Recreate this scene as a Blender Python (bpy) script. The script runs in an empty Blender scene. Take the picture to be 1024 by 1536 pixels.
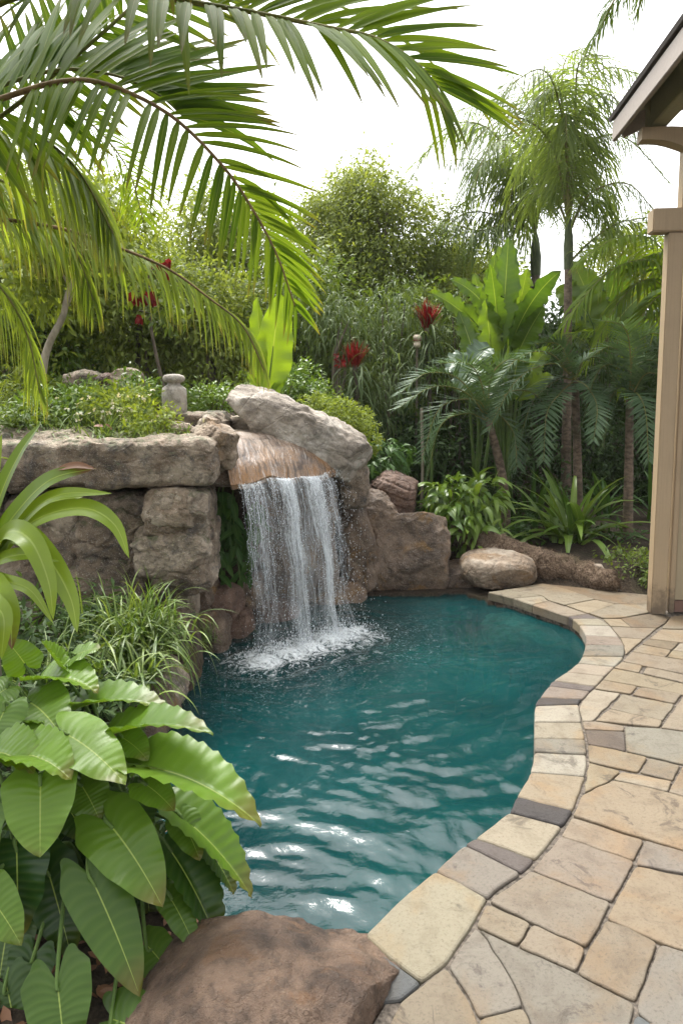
import bpy, bmesh, math, random
import numpy as np
from math import radians, pi, sin, cos

SC = bpy.context.scene
COL = SC.collection
random.seed(5)
rng = np.random.default_rng(11)

# ---------------------------------------------------------------- camera model
FPX, PPX, PPY, PITCH, EYE = 1050.0, 512.0, 700.0, radians(6.0), np.array([0.0, 0.0, 1.6])
_F = np.array([0, cos(PITCH), -sin(PITCH)])
_U = np.array([0, sin(PITCH), cos(PITCH)])


def ray(px, py):
    return _F + np.array([1, 0, 0]) * (px - PPX) / FPX - _U * (py - PPY) / FPX


def G(px, py, z=0.0):
    """point of the level z seen at photo pixel (px, py)"""
    d = ray(px, py)
    return EYE + d * (z - EYE[2]) / d[2]


def P(px, py, Y):
    """point at distance Y in front seen at photo pixel (px, py)"""
    d = ray(px, py)
    return EYE + d * (Y / d[1])


# ---------------------------------------------------------------- numeric helpers
def nrm(a):
    return a / np.maximum(np.linalg.norm(a, axis=-1, keepdims=True), 1e-9)


def _hash(i):
    h = (i[..., 0] * 374761393 + i[..., 1] * 668265263 + i[..., 2] * 1442695041) & 0xFFFFFFFF
    h = ((h ^ (h >> 13)) * 1274126177) & 0xFFFFFFFF
    h = (h ^ (h >> 16)) & 0xFFFF
    return h / 32767.5 - 1.0


def vnoise(p):
    p = np.asarray(p, dtype=float)
    i = np.floor(p).astype(np.int64)
    f = p - i
    u = f * f * (3 - 2 * f)
    out = 0
    for dx in (0, 1):
        for dy in (0, 1):
            for dz in (0, 1):
                w = (u[..., 0] if dx else 1 - u[..., 0]) * (u[..., 1] if dy else 1 - u[..., 1]) * (u[..., 2] if dz else 1 - u[..., 2])
                out = out + w * _hash(i + np.array([dx, dy, dz]))
    return out


def fbm(p, octv=4, gain=0.5):
    a, s, out = 1.0, 0.0, 0
    p = np.asarray(p, dtype=float)
    for k in range(octv):
        out = out + a * vnoise(p * (2.03 ** k) + 17.3 * k)
        s += a
        a *= gain
    return out / s


def facet(p, seed=0):
    """cellular planes: every cell of a jittered grid gets its own offset and tilt; second value is the distance to the cell border"""
    p = np.asarray(p, float)
    i0 = np.floor(p).astype(np.int64)
    d1 = np.full(len(p), 9.0)
    d2 = np.full(len(p), 9.0)
    val = np.zeros(len(p))
    for dx in (-1, 0, 1):
        for dy in (-1, 0, 1):
            for dz in (-1, 0, 1):
                c = i0 + np.array([dx, dy, dz]) + seed * 101
                j = np.stack([_hash(c), _hash(c + 7919), _hash(c + 15485)], -1) * 0.45 + 0.5
                r = p - (c - seed * 101 + j)
                d = np.sqrt((r ** 2).sum(-1))
                g = np.stack([_hash(c + 333), _hash(c + 777), _hash(c + 999)], -1)
                h = _hash(c + 55) * 0.6 + (g * r).sum(-1) * 0.9
                near = d < d1
                d2 = np.where(near, d1, np.minimum(d2, d))
                val = np.where(near, h, val)
                d1 = np.where(near, d, d1)
    return val, d2 - d1


def smooth(a, b, x):
    t = np.clip((x - a) / (b - a), 0, 1)
    return t * t * (3 - 2 * t)


def catmull(pts, n):
    pts = np.array(pts, dtype=float)
    p = np.vstack([2 * pts[0] - pts[1], pts, 2 * pts[-1] - pts[-2]])
    t = np.linspace(0, len(pts) - 1 - 1e-6, n)
    i = t.astype(int)
    f = (t - i)[:, None]
    a, b, c, d = p[i], p[i + 1], p[i + 2], p[i + 3]
    return 0.5 * (2 * b + (c - a) * f + (2 * a - 5 * b + 4 * c - d) * f ** 2 + (3 * b - a - 3 * c + d) * f ** 3)


# ---------------------------------------------------------------- mesh builder
class MB:
    """collects vertices, faces and one 4-float attribute; links ONE mesh object"""

    def __init__(self):
        self.v, self.a, self.fs, self.n = [], [], [], 0

    def add(self, verts, faces, att=None, mat=0):
        verts = np.asarray(verts, dtype=float).reshape(-1, 3)
        if att is None:
            att = np.zeros((len(verts), 4))
        att = np.asarray(att, dtype=float)
        if att.ndim == 1:
            att = np.tile(att, (len(verts), 1))
        self.v.append(verts)
        self.a.append(att)
        if isinstance(faces, np.ndarray):
            self.fs.append((faces + self.n, mat))
        else:
            by = {}
            for f in faces:
                by.setdefault(len(f), []).append(f)
            for k, fl in by.items():
                self.fs.append((np.array(fl, dtype=np.int64) + self.n, mat))
        self.n += len(verts)

    def build(self, name, mats, parent=None, shade=True, loc=None):
        v = np.concatenate(self.v) if self.v else np.zeros((0, 3))
        a = np.concatenate(self.a)
        if loc is not None:
            v = v - np.asarray(loc)
        me = bpy.data.meshes.new(name)
        me.vertices.add(len(v))
        me.vertices.foreach_set('co', v.astype(np.float32).ravel())
        loops = np.concatenate([f.ravel() for f, m in self.fs])
        sizes = np.concatenate([np.full(len(f), f.shape[1]) for f, m in self.fs])
        midx = np.concatenate([np.full(len(f), m) for f, m in self.fs])
        me.loops.add(len(loops))
        me.loops.foreach_set('vertex_index', loops.astype(np.int32))
        me.polygons.add(len(sizes))
        me.polygons.foreach_set('loop_start', (np.cumsum(sizes) - sizes).astype(np.int32))
        me.polygons.foreach_set('loop_total', sizes.astype(np.int32))
        me.polygons.foreach_set('material_index', midx.astype(np.int32))
        me.polygons.foreach_set('use_smooth', np.full(len(sizes), bool(shade)))
        at = me.attributes.new('att', 'FLOAT_COLOR', 'POINT')
        at.data.foreach_set('color', a.astype(np.float32).ravel())
        if not isinstance(mats, (list, tuple)):
            mats = [mats]
        for m in mats:
            me.materials.append(m)
        me.update(calc_edges=True)
        o = bpy.data.objects.new(name, me)
        COL.objects.link(o)
        if parent is not None:
            o.parent = parent
            o.matrix_parent_inverse.identity()
            if parent.type == 'EMPTY' or True:
                o.location = (np.asarray(loc) if loc is not None else np.zeros(3)) - np.array(parent['at'])
        elif loc is not None:
            o.location = loc
        o['at'] = [float(x) for x in (loc if loc is not None else (0, 0, 0))]
        return o


def tag(o, label=None, cat=None, group=None, kind=None):
    if label:
        o['label'] = label
    if cat:
        o['category'] = cat
    if group:
        o['group'] = group
    if kind:
        o['kind'] = kind
    return o


def thing(name, label, cat, loc, group=None):
    o = bpy.data.objects.new(name, None)
    COL.objects.link(o)
    o.empty_display_size = 0.1
    o.location = [float(x) for x in loc]
    o['at'] = [float(x) for x in loc]
    return tag(o, label, cat, group)


def tube(mb, pts, rad, k=8, mat=0, rnd=0.5, cap=True):
    pts = np.asarray(pts, dtype=float)
    n = len(pts)
    rad = np.broadcast_to(np.asarray(rad, dtype=float), (n,))
    T = nrm(np.gradient(pts, axis=0))
    ref = np.array([0.13, 0.9, 0.2]) if abs(T[0, 2]) > 0.8 else np.array([0, 0, 1.0])
    S = np.empty_like(T)
    s = nrm(np.cross(T[0], ref))
    for i in range(n):
        s = nrm(s - T[i] * np.dot(s, T[i]))
        S[i] = s
    B = np.cross(T, S)
    ang = np.linspace(0, 2 * pi, k, endpoint=False)
    ring = S[:, None, :] * np.cos(ang)[None, :, None] + B[:, None, :] * np.sin(ang)[None, :, None]
    v = pts[:, None, :] + ring * rad[:, None, None]
    i = np.arange(n - 1)[:, None] * k
    j = np.arange(k)[None, :]
    j2 = (j + 1) % k
    q = np.stack([i + j, i + j2, i + k + j2, i + k + j], axis=-1).reshape(-1, 4)
    att = np.zeros((n, k, 4))
    att[..., 0] = (np.arange(k) / k)[None, :]
    att[..., 1] = np.linspace(0, 1, n)[:, None]
    att[..., 2] = rnd
    mb.add(v.reshape(-1, 3), q, att.reshape(-1, 4), mat)
    if cap:
        mb.add(v[-1], [tuple(range(k))], att[-1], mat)
        mb.add(v[0], [tuple(range(k))[::-1]], att[0], mat)


def boxm(mb, lo, hi, axes=None, origin=(0, 0, 0), att=(0.5, 0.5, 0.5, 0), mat=0, bev=0.006):
    """bevelled box between lo and hi in the given axes"""
    bm = bmesh.new()
    bmesh.ops.create_cube(bm, size=1)
    lo, hi = np.array(lo, float), np.array(hi, float)
    for v in bm.verts:
        c = np.array(v.co) + 0.5
        v.co = lo + (hi - lo) * c
    if bev:
        bmesh.ops.bevel(bm, geom=list(bm.edges), offset=bev, segments=2, affect='EDGES', clamp_overlap=True)
    V = np.array([v.co for v in bm.verts])
    bm.verts.index_update()
    Fc = [tuple(v.index for v in f.verts) for f in bm.faces]
    bm.free()
    if axes is not None:
        V = V @ np.array(axes)
    mb.add(V + np.array(origin), Fc, att, mat)


PROF = {
    'lance': lambda t: np.sin(pi * np.clip(t, 0, 1) ** 0.72) ** 0.85,
    'oval': lambda t: np.sin(pi * np.clip(t, 0, 1) ** 0.8) ** 0.6,
    'strap': lambda t: np.minimum(1, 0.55 + t * 1.6) * np.clip(1 - t ** 2.4, 0, 1) ** 0.8,
    'leaflet': lambda t: np.minimum(1, 0.35 + t * 4) * np.clip(1 - t ** 1.6, 0, 1) ** 0.75,
    'blade': lambda t: (1 - t) ** 0.7,
    'banana': lambda t: np.minimum(1, 0.15 + t * 3.2) ** 0.8 * np.clip(1 - t ** 3.2, 0, 1) ** 0.7,
    'heart': lambda t: (0.62 + 0.38 * smooth(0, 0.16, t)) * np.clip(1 - t, 0, 1) ** 0.86 * (1 + 1.0 * t),
}


def leaves(mb, base, d, up, L, W, droop=0.3, prof='lance', nu=4, nv=2, fold=0.15, rnd=None, mat=0,
           ripple=0.0, rfreq=5.0, lobe=0.0, arch=0.0, ragged=0.0):
    """a batch of leaf blades; base, d, up are N x 3, the rest scalars or N"""
    base = np.atleast_2d(np.asarray(base, float))
    N = len(base)
    d = nrm(np.broadcast_to(np.asarray(d, float), (N, 3)))
    up = np.broadcast_to(np.asarray(up, float), (N, 3))
    L, W, droop, fold, ripple = [np.broadcast_to(np.asarray(x, float), (N,)) for x in (L, W, droop, fold, ripple)]
    if rnd is None:
        rnd = rng.random(N)
    rnd = np.broadcast_to(np.asarray(rnd, float), (N,))
    t = np.linspace(0, 1, nu + 1)
    cen = np.empty((N, nu + 1, 3))
    dirs = np.empty((N, nu + 1, 3))
    cur, pos = d.copy(), base.copy()
    for i in range(nu + 1):
        cen[:, i], dirs[:, i] = pos, cur
        if i < nu:
            cur = nrm(cur + np.array([0, 0, -1.0]) * (droop / nu)[:, None])
            pos = pos + cur * (L / nu)[:, None]
    side = nrm(np.cross(dirs, up[:, None, :]) + 1e-6)
    nor = np.cross(side, dirs)
    w = PROF[prof](t)[None, :] * (W / 2)[:, None]
    u = np.linspace(-1, 1, nv + 1)
    uu = u[None, None, :, None]
    if ragged:
        rg_ = np.ones((N, nu + 1, nv + 1))
        rg_[:, :, 0] = 1 - ragged * rng.random((N, nu + 1)) ** 2
        rg_[:, :, -1] = 1 - ragged * rng.random((N, nu + 1)) ** 2
        uu = uu * rg_[..., None]
    ww = w[:, :, None, None]
    v = cen[:, :, None, :] + side[:, :, None, :] * uu * ww
    v = v + nor[:, :, None, :] * (fold[:, None, None, None] * np.abs(uu) * ww)
    if arch:
        v = v - nor[:, :, None, :] * (arch * uu ** 2 * ww)
    if np.any(ripple > 0):
        ph = rng.random(N) * 6.28
        sgn = np.where(u >= 0, 1.0, -1.0)
        wave = np.sin(2 * pi * rfreq * t[None, :, None] + ph[:, None, None] + sgn[None, None, :] * 0.9)
        v = v + nor[:, :, None, :] * ((ripple * W)[:, None, None] * wave * np.abs(u)[None, None, :] ** 1.7)[..., None]
    if lobe:
        au = np.abs(u)
        back = lobe * np.sin(pi * np.clip(au * 0.62, 0, 1)) * 1.0
        v = v - d[:, None, None, :] * (L[:, None, None] * back[None, None, :] * ((1 - t) ** 3)[None, :, None])[..., None]
    M = (nu + 1) * (nv + 1)
    i = np.arange(nu)[:, None] * (nv + 1)
    j = np.arange(nv)[None, :]
    q = np.stack([i + j, i + j + 1, i + j + nv + 2, i + j + nv + 1], -1).reshape(-1, 4)
    q = (np.arange(N)[:, None, None] * M + q[None]).reshape(-1, 4)
    att = np.zeros((N, nu + 1, nv + 1, 4))
    att[..., 0] = u[None, None, :] * 0.5 + 0.5
    att[..., 1] = t[None, :, None]
    att[..., 2] = rnd[:, None, None]
    att[..., 3] = rng.random(N)[:, None, None]
    mb.add(v.reshape(-1, 3), q, att.reshape(-1, 4), mat)


def frond(mb, ctrl, n=40, Lmax=0.45, W=0.03, droop=0.6, a0=75, a1=25, up=(0, 0, 1), vt=0.25, r0=0.012, t0=0.06, rnd=0.5,
          jit=0.12, lp=None, nu=5, fold=0.25, sides=(1, -1), rmat=1, lmat=0, tipmin=0.35, prof='leaflet', rk=6, stalk=None):
    """a feather palm leaf: stalk along ctrl with leaflets on both sides"""
    pts = catmull(ctrl, 48)
    T = nrm(np.gradient(pts, axis=0))
    if stalk is None:
        tube(mb, pts, np.linspace(r0, r0 * 0.22, len(pts)), rk, rmat, rnd)
    else:
        tube(stalk, pts, np.linspace(r0, r0 * 0.22, len(pts)), rk, 0, rnd)
    tt = np.linspace(t0, 0.995, n)
    upv = np.asarray(up, float)
    for sg in sides:
        tj = np.clip(tt + rng.normal(0, 0.25 / n, n), 0, 0.999)
        k = tj * (len(pts) - 1)
        i = k.astype(int)
        f = (k - i)[:, None]
        p = pts[i] * (1 - f) + pts[np.minimum(i + 1, len(pts) - 1)] * f
        tg = nrm(T[i])
        S = nrm(np.cross(tg, upv))
        Nn = np.cross(S, tg)
        ang = np.radians(a0 + (a1 - a0) * tj + rng.normal(0, 40 * jit, n))
        d = tg * np.cos(ang)[:, None] + S * (sg * np.sin(ang))[:, None] + Nn * (vt + rng.normal(0, jit, n))[:, None]
        prof_l = (np.clip(0.45 + tj * 2.2, 0, 1) * np.clip(1 - (np.maximum(tj - 0.45, 0) / 0.55) ** 2 * (1 - tipmin), 0, 1)) if lp is None else lp(tj)
        LL = Lmax * prof_l * rng.uniform(0.88, 1.08, n)
        upn = nrm(Nn + S * (-sg * 0.25))
        kp = rng.random(n) > 0.05                         # a few leaflets are lost, bent or short
        bent = np.where(rng.random(n) < 0.07, rng.uniform(1.6, 3.2, n), 1.0)
        LL = LL * np.where(rng.random(n) < 0.06, rng.uniform(0.5, 0.8, n), 1.0)
        leaves(mb, p[kp], d[kp], upn[kp], LL[kp], (W * (0.6 + 0.4 * prof_l))[kp], (droop * rng.uniform(0.75, 1.25, n) * bent + (bent > 1) * 0.4)[kp], prof, nu, 2, fold,
               np.clip(rnd + rng.normal(0, 0.16, n), 0, 1)[kp], lmat)


def blob_foliage(mb, blobs, n, L, W, ncl=60, spread=0.12, droop=0.5, prof='lance', nu=2, nv=2, out=0.6, inner=0.25, mat=0, fold=0.2,
                 shell=(0.7, 1.05), rnd0=0.5, upb=0.0):
    """leaf clumps spread through ellipsoids (centre, radii)"""
    vol = np.array([np.prod(b[1]) ** (2 / 3) for b in blobs])
    vol = vol / vol.sum()
    for (c, r), sh in zip(blobs, vol):
        c, r = np.asarray(c, float), np.asarray(r, float)
        m = max(4, int(n * sh))
        kc = max(3, int(ncl * sh * len(blobs)))
        dc = nrm(rng.normal(size=(kc, 3)))
        rad = rng.uniform(shell[0], shell[1], kc) * (1 + 0.28 * vnoise(dc * 2.3 + c))
        which = rng.integers(0, kc, m)
        crnd = np.clip(rnd0 + rng.normal(0, 0.22, kc), 0, 1)
        inn = rng.random(m) < inner
        dirs = dc[which]
        rr = np.where(inn, rng.uniform(0.2, 0.8, m), rad[which])
        off = rng.normal(size=(m, 3)) * spread
        pos = c + r * dirs * rr[:, None] + off * np.mean(r) ** 0.35
        d = nrm(dirs * out + rng.normal(0, 0.6, (m, 3)) + np.array([0, 0, upb]))
        upv = nrm(np.array([0, 0, 0.8]) + dirs * 0.5 + rng.normal(0, 0.45, (m, 3)))
        s = rng.uniform(0.6, 1.25, m)
        leaves(mb, pos, d, upv, L * s, W * s, droop, prof, nu, nv, fold, np.clip(crnd[which] + rng.normal(0, 0.12, m), 0, 1), mat)


def limbs(mb, base, tops, r0, n=9, wob=0.06, mat=0):
    for tp in tops:
        tp = np.asarray(tp, float)
        mid = (base + tp) / 2 + rng.normal(0, wob, 3)
        pts = catmull([base, mid, tp], n)
        tube(mb, pts, np.linspace(r0, r0 * 0.25, n), 6, mat, rng.random())


# ---------------------------------------------------------------- materials
def lin(r, g, b):
    f = lambda c: (c / 255 / 12.92) if c <= 10 else ((c / 255 + 0.055) / 1.055) ** 2.4
    return (f(r), f(g), f(b), 1)


class NT:
    def __init__(self, name):
        self.m = bpy.data.materials.new(name)
        self.m.use_nodes = True
        self.t = self.m.node_tree
        self.t.nodes.clear()
        self.out = self.t.nodes.new('ShaderNodeOutputMaterial')

    def n(self, typ, **kw):
        nd = self.t.nodes.new(typ)
        for k, v in kw.items():
            if k in nd.inputs.keys() if isinstance(k, str) else False:
                nd.inputs[k].default_value = v
            else:
                setattr(nd, k, v)
        return nd

    def l(self, a, b):
        self.t.links.new(a, b)

    def val(self, sock, v):
        if hasattr(v, 'links') or hasattr(v, 'is_output'):
            self.l(v, sock)
        else:
            sock.default_value = v

    def math(self, op, a, b=0.0, c=0.0, clamp=False):
        nd = self.t.nodes.new('ShaderNodeMath')
        nd.operation = op
        nd.use_clamp = clamp
        for i, x in enumerate((a, b, c)):
            self.val(nd.inputs[i], x)
        return nd.outputs[0]

    def mix(self, f, a, b, blend='MIX'):
        nd = self.t.nodes.new('ShaderNodeMix')
        nd.data_type = 'RGBA'
        nd.blend_type = blend
        self.val(nd.inputs[0], f)
        self.val(nd.inputs[6], a)
        self.val(nd.inputs[7], b)
        return nd.outputs[2]

    def noise(self, vec, scale, detail=4, rough=0.55, dist=0.0):
        nd = self.t.nodes.new('ShaderNodeTexNoise')
        nd.inputs['Scale'].default_value = scale
        nd.inputs['Detail'].default_value = detail
        nd.inputs['Roughness'].default_value = rough
        nd.inputs['Distortion'].default_value = dist
        if vec is not None:
            self.l(vec, nd.inputs['Vector'])
        return nd.outputs[0]

    def ramp(self, f, stops):
        nd = self.t.nodes.new('ShaderNodeValToRGB')
        e = nd.color_ramp.elements
        while len(e) < len(stops):
            e.new(0.5)
        for i, (p, c) in enumerate(stops):
            e[i].position = p
            e[i].color = c if hasattr(c, '__len__') else (c, c, c, 1)
        self.l(f, nd.inputs[0])
        return nd.outputs[0]

    def maprange(self, f, a, b, c=0.0, d=1.0):
        nd = self.t.nodes.new('ShaderNodeMapRange')
        nd.interpolation_type = 'SMOOTHSTEP'
        self.val(nd.inputs[0], f)
        for i, x in enumerate((a, b, c, d)):
            nd.inputs[i + 1].default_value = x
        return nd.outputs[0]

    def att(self):
        a = self.t.nodes.new('ShaderNodeAttribute')
        a.attribute_name = 'att'
        s = self.t.nodes.new('ShaderNodeSeparateColor')
        self.l(a.outputs['Color'], s.inputs[0])
        return a, s.outputs[0], s.outputs[1], s.outputs[2]

    def bump(self, h, strength=0.3, dist=0.01, normal=None):
        nd = self.t.nodes.new('ShaderNodeBump')
        nd.inputs['Strength'].default_value = strength
        nd.inputs['Distance'].default_value = dist
        self.l(h, nd.inputs['Height'])
        if normal is not None:
            self.l(normal, nd.inputs['Normal'])
        return nd.outputs[0]

    def pbsdf(self, color, rough=0.5, spec=0.5, normal=None):
        b = self.t.nodes.new('ShaderNodeBsdfPrincipled')
        self.val(b.inputs['Base Color'], color)
        self.val(b.inputs['Roughness'], rough)
        b.inputs['Specular IOR Level'].default_value = spec
        if normal is not None:
            self.l(normal, b.inputs['Normal'])
        return b

    def done(self, shader):
        self.l(shader, self.out.inputs[0])
        return self.m


def rgb(c):
    return tuple(c) if len(c) == 4 else (c[0], c[1], c[2], 1)


def leaf_mat(name, c1, c2, rib=None, transl=0.35, rough=0.38, veins=0.0, spec=0.5, ribw=0.05, tcol=None, tip=None, vfreq=14.0):
    """leaf blade: colour varies leaf by leaf and along the blade, pale midrib, side veins as relief, light passes through"""
    T = NT(name)
    a, u, v, r = T.att()
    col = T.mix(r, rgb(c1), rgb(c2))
    tc = T.t.nodes.new('ShaderNodeTexCoord')
    nz = T.noise(tc.outputs['Object'], 9.0, 3)
    col = T.mix(T.maprange(nz, 0.35, 0.75, 0.0, 0.35), col, T.mix(0.5, col, rgb((c1[0] * 0.55, c1[1] * 0.6, c1[2] * 0.6))))
    au = T.math('MULTIPLY', T.math('ABSOLUTE', T.math('SUBTRACT', u, 0.5)), 2.0)
    nrmv = None
    if veins:
        ph = T.math('SUBTRACT', T.math('MULTIPLY', v, vfreq * 6.283), T.math('MULTIPLY', au, 5.5))
        wv = T.math('MULTIPLY_ADD', T.math('SINE', ph), 0.5, 0.5)
        wv2 = T.math('POWER', wv, 2.5)
        col = T.mix(T.math('MULTIPLY', wv2, 0.16 * veins), col, T.mix(0.45, col, rgb(rib or c2)))
        nrmv = T.bump(wv, 0.35 * veins, 0.004)
    if tip is not None:
        f = T.math('MULTIPLY', T.maprange(v, 0.62, 1.0), T.maprange(nz, 0.3, 0.6))
        col = T.mix(f, col, rgb(tip))
    if rib is not None:
        f = T.maprange(au, ribw, ribw * 0.35)
        col = T.mix(f, col, rgb(rib))
    b = T.pbsdf(col, rough, spec, nrmv)
    if transl:
        tr = T.t.nodes.new('ShaderNodeBsdfTranslucent')
        tcx = T.mix(1.0, col, rgb(tcol or (1.45, 1.35, 0.55)), 'MULTIPLY')
        T.l(tcx, tr.inputs[0])
        mx = T.t.nodes.new('ShaderNodeMixShader')
        mx.inputs[0].default_value = transl
        T.l(b.outputs[0], mx.inputs[1])
        T.l(tr.outputs[0], mx.inputs[2])
        return T.done(mx.outputs[0])
    return T.done(b.outputs[0])


def bark_mat(name, c1, c2, ring=0.0, scale=18.0):
    T = NT(name)
    a, u, v, r = T.att()
    tc = T.t.nodes.new('ShaderNodeTexCoord')
    mp = T.t.nodes.new('ShaderNodeMapping')
    mp.inputs['Scale'].default_value = (1, 1, 0.35) if not ring else (1, 1, 1.6)
    T.l(tc.outputs['Object'], mp.inputs[0])
    n1 = T.noise(mp.outputs[0], scale, 6, 0.65)
    n2 = T.noise(tc.outputs['Object'], 3.0, 3)
    col = T.mix(T.maprange(n1, 0.3, 0.7), rgb(c1), rgb(c2))
    col = T.mix(T.maprange(n2, 0.5, 0.75, 0, 0.5), col, (0.05, 0.055, 0.03, 1))
    h = n1
    if ring:
        w = T.math('SINE', T.math('MULTIPLY', v, ring * 6.283))
        h = T.math('ADD', n1, T.math('MULTIPLY', w, 0.22))
    b = T.pbsdf(col, 0.85, 0.3, T.bump(h, 0.7, 0.012))
    return T.done(b.outputs[0])


def rock_mat(name, cols, scale=2.2, rough=0.75, stain=None, speck=0.5, moss=0.0, wet=0.0, crack=0.6):
    T = NT(name)
    tc = T.t.nodes.new('ShaderNodeTexCoord')
    O = tc.outputs['Object']
    n1 = T.noise(O, scale, 6, 0.6, 0.4)
    n2 = T.noise(O, scale * 4.5, 6, 0.7)
    n3 = T.noise(O, 150, 2, 0.6)
    n4 = T.noise(O, 40, 5, 0.7)
    col = T.ramp(n1, [(0.3, rgb(cols[0])), (0.46, rgb(cols[1])), (0.6, rgb(cols[2])), (0.74, rgb(cols[1]))])
    col = T.mix(T.maprange(n2, 0.42, 0.68, 0, 0.6), col, rgb(cols[0]))
    if stain is not None:
        st = T.noise(O, scale * 1.4, 5, 0.65, 1.2)
        col = T.mix(T.maprange(st, 0.53, 0.66, 0, 0.75), col, rgb(stain))
    col = T.mix(T.maprange(n3, 0.56, 0.7, 0, 0.55 * speck), col, (0.72, 0.68, 0.6, 1))
    col = T.mix(T.maprange(n4, 0.56, 0.72, 0, 0.75 * speck), col, rgb([c * 0.25 for c in cols[0][:3]]))
    if moss:
        ge = T.t.nodes.new('ShaderNodeNewGeometry')
        sx = T.t.nodes.new('ShaderNodeSeparateXYZ')
        T.l(ge.outputs['Normal'], sx.inputs[0])
        mk = T.math('MULTIPLY', T.maprange(n2, 0.45, 0.6), T.maprange(sx.outputs[2], 0.2, 0.8))
        col = T.mix(T.math('MULTIPLY', mk, moss), col, (0.06, 0.085, 0.025, 1))
    vo = T.t.nodes.new('ShaderNodeTexVoronoi')
    vo.feature = 'DISTANCE_TO_EDGE'
    vo.inputs['Scale'].default_value = scale * 1.7
    wr = T.noise(O, scale * 3, 4)
    vm = T.t.nodes.new('ShaderNodeVectorMath')
    vm.operation = 'ADD'
    T.l(O, vm.inputs[0])
    cmb = T.t.nodes.new('ShaderNodeCombineXYZ')
    for k in range(3):
        T.l(T.math('MULTIPLY', wr, 0.35), cmb.inputs[k])
    T.l(cmb.outputs[0], vm.inputs[1])
    T.l(vm.outputs[0], vo.inputs['Vector'])
    ck = T.maprange(vo.outputs['Distance'], 0.0, 0.05)
    h = T.math('ADD', T.math('MULTIPLY', n2, 0.9), T.math('ADD', T.math('MULTIPLY', n4, 0.35), T.math('MULTIPLY', n3, 0.12)))
    h = T.math('ADD', h, T.math('MULTIPLY', ck, 0.35 * crack))
    rg = rough
    if wet:
        rg = T.maprange(n1, 0.35, 0.65, rough - wet, rough)
    b = T.pbsdf(col, rg, 0.4, T.bump(h, 0.85, 0.03))
    return T.done(b.outputs[0])

# ================================================================ materials in use
M = {}
SUN_EL, SUN_AZ = radians(63), radians(-28)

M['rock_grey'] = rock_mat('grey brown fieldstone', [(0.042, 0.033, 0.026), (0.205, 0.150, 0.104), (0.36, 0.295, 0.225)], 3.2, stain=(0.075, 0.068, 0.066), moss=0.55, speck=0.6)
M['rock_tan'] = rock_mat('tan weathered stone', [(0.09, 0.062, 0.04), (0.26, 0.195, 0.135), (0.38, 0.32, 0.25)], 3.4, stain=(0.20, 0.12, 0.055))
M['rock_pale'] = rock_mat('pale boulder stone', [(0.11, 0.09, 0.07), (0.30, 0.255, 0.205), (0.44, 0.40, 0.345)], 2.8, stain=(0.11, 0.09, 0.075), speck=0.4)
M['rock_brown'] = rock_mat('brown poolside stone', [(0.03, 0.02, 0.014), (0.115, 0.078, 0.052), (0.18, 0.125, 0.085)], 2.8, 0.62, stain=(0.19, 0.10, 0.025), wet=0.2)
M['rock_rust'] = rock_mat('rusty brown boulder stone', [(0.018, 0.011, 0.007), (0.076, 0.046, 0.029), (0.14, 0.090, 0.059)], 4.2, 0.6, stain=(0.115, 0.06, 0.028), speck=0.08, crack=0.25)
M['rock_red'] = rock_mat('reddish brown stone', [(0.03, 0.016, 0.012), (0.10, 0.058, 0.04), (0.16, 0.095, 0.065)], 3.2, 0.7)


def soil_mat():
    T = NT('dark garden soil')
    tc = T.t.nodes.new('ShaderNodeTexCoord')
    O = tc.outputs['Object']
    n1, n2 = T.noise(O, 3.0, 5), T.noise(O, 45.0, 6, 0.7)
    col = T.ramp(n2, [(0.3, (0.012, 0.009, 0.006, 1)), (0.55, (0.05, 0.036, 0.024, 1)), (0.75, (0.11, 0.08, 0.05, 1))])
    col = T.mix(T.maprange(n1, 0.5, 0.7, 0, 0.5), col, (0.03, 0.035, 0.014, 1))
    return T.done(T.pbsdf(col, 0.95, 0.2, T.bump(n2, 1.0, 0.03)).outputs[0])


M['soil'] = soil_mat()


def paver_mat():
    T = NT('split sandstone')
    a, r_, g_, b_ = T.att()
    tc = T.t.nodes.new('ShaderNodeTexCoord')
    O = tc.outputs['Object']
    n1 = T.noise(O, 2.6, 5, 0.6, 0.6)
    n2 = T.noise(O, 9.0, 6, 0.68, 0.5)
    n3 = T.noise(O, 85.0, 6, 0.8)
    n4 = T.noise(O, 300.0, 3, 0.7)
    base = a.outputs['Color']
    col = T.mix(T.maprange(n1, 0.48, 0.64, 0, 0.75), base, T.mix(1.0, base, (1.03, 0.84, 0.64, 1), 'MULTIPLY'))
    col = T.mix(T.maprange(n2, 0.46, 0.68, 0, 0.6), col, T.mix(1.0, base, (0.62, 0.56, 0.52, 1), 'MULTIPLY'))
    n5 = T.noise(O, 5.0, 6, 0.75, 1.0)
    col = T.mix(T.maprange(n5, 0.56, 0.66, 0, 0.8), col, T.mix(1.0, base, (0.36, 0.33, 0.33, 1), 'MULTIPLY'))
    col = T.mix(T.maprange(n3, 0.50, 0.66, 0, 0.7), col, T.mix(1.0, base, (0.5, 0.46, 0.43, 1), 'MULTIPLY'))
    col = T.mix(T.maprange(n4, 0.55, 0.7, 0, 0.3), col, T.mix(1.0, base, (1.3, 1.28, 1.22, 1), 'MULTIPLY'))
    h = T.math('ADD', T.math('MULTIPLY', n2, 0.8), T.math('ADD', T.math('MULTIPLY', n3, 0.35), T.math('MULTIPLY', n4, 0.08)))
    return T.done(T.pbsdf(col, 0.68, 0.35, T.bump(h, 0.8, 0.016)).outputs[0])


M['paver'] = paver_mat()


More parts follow.
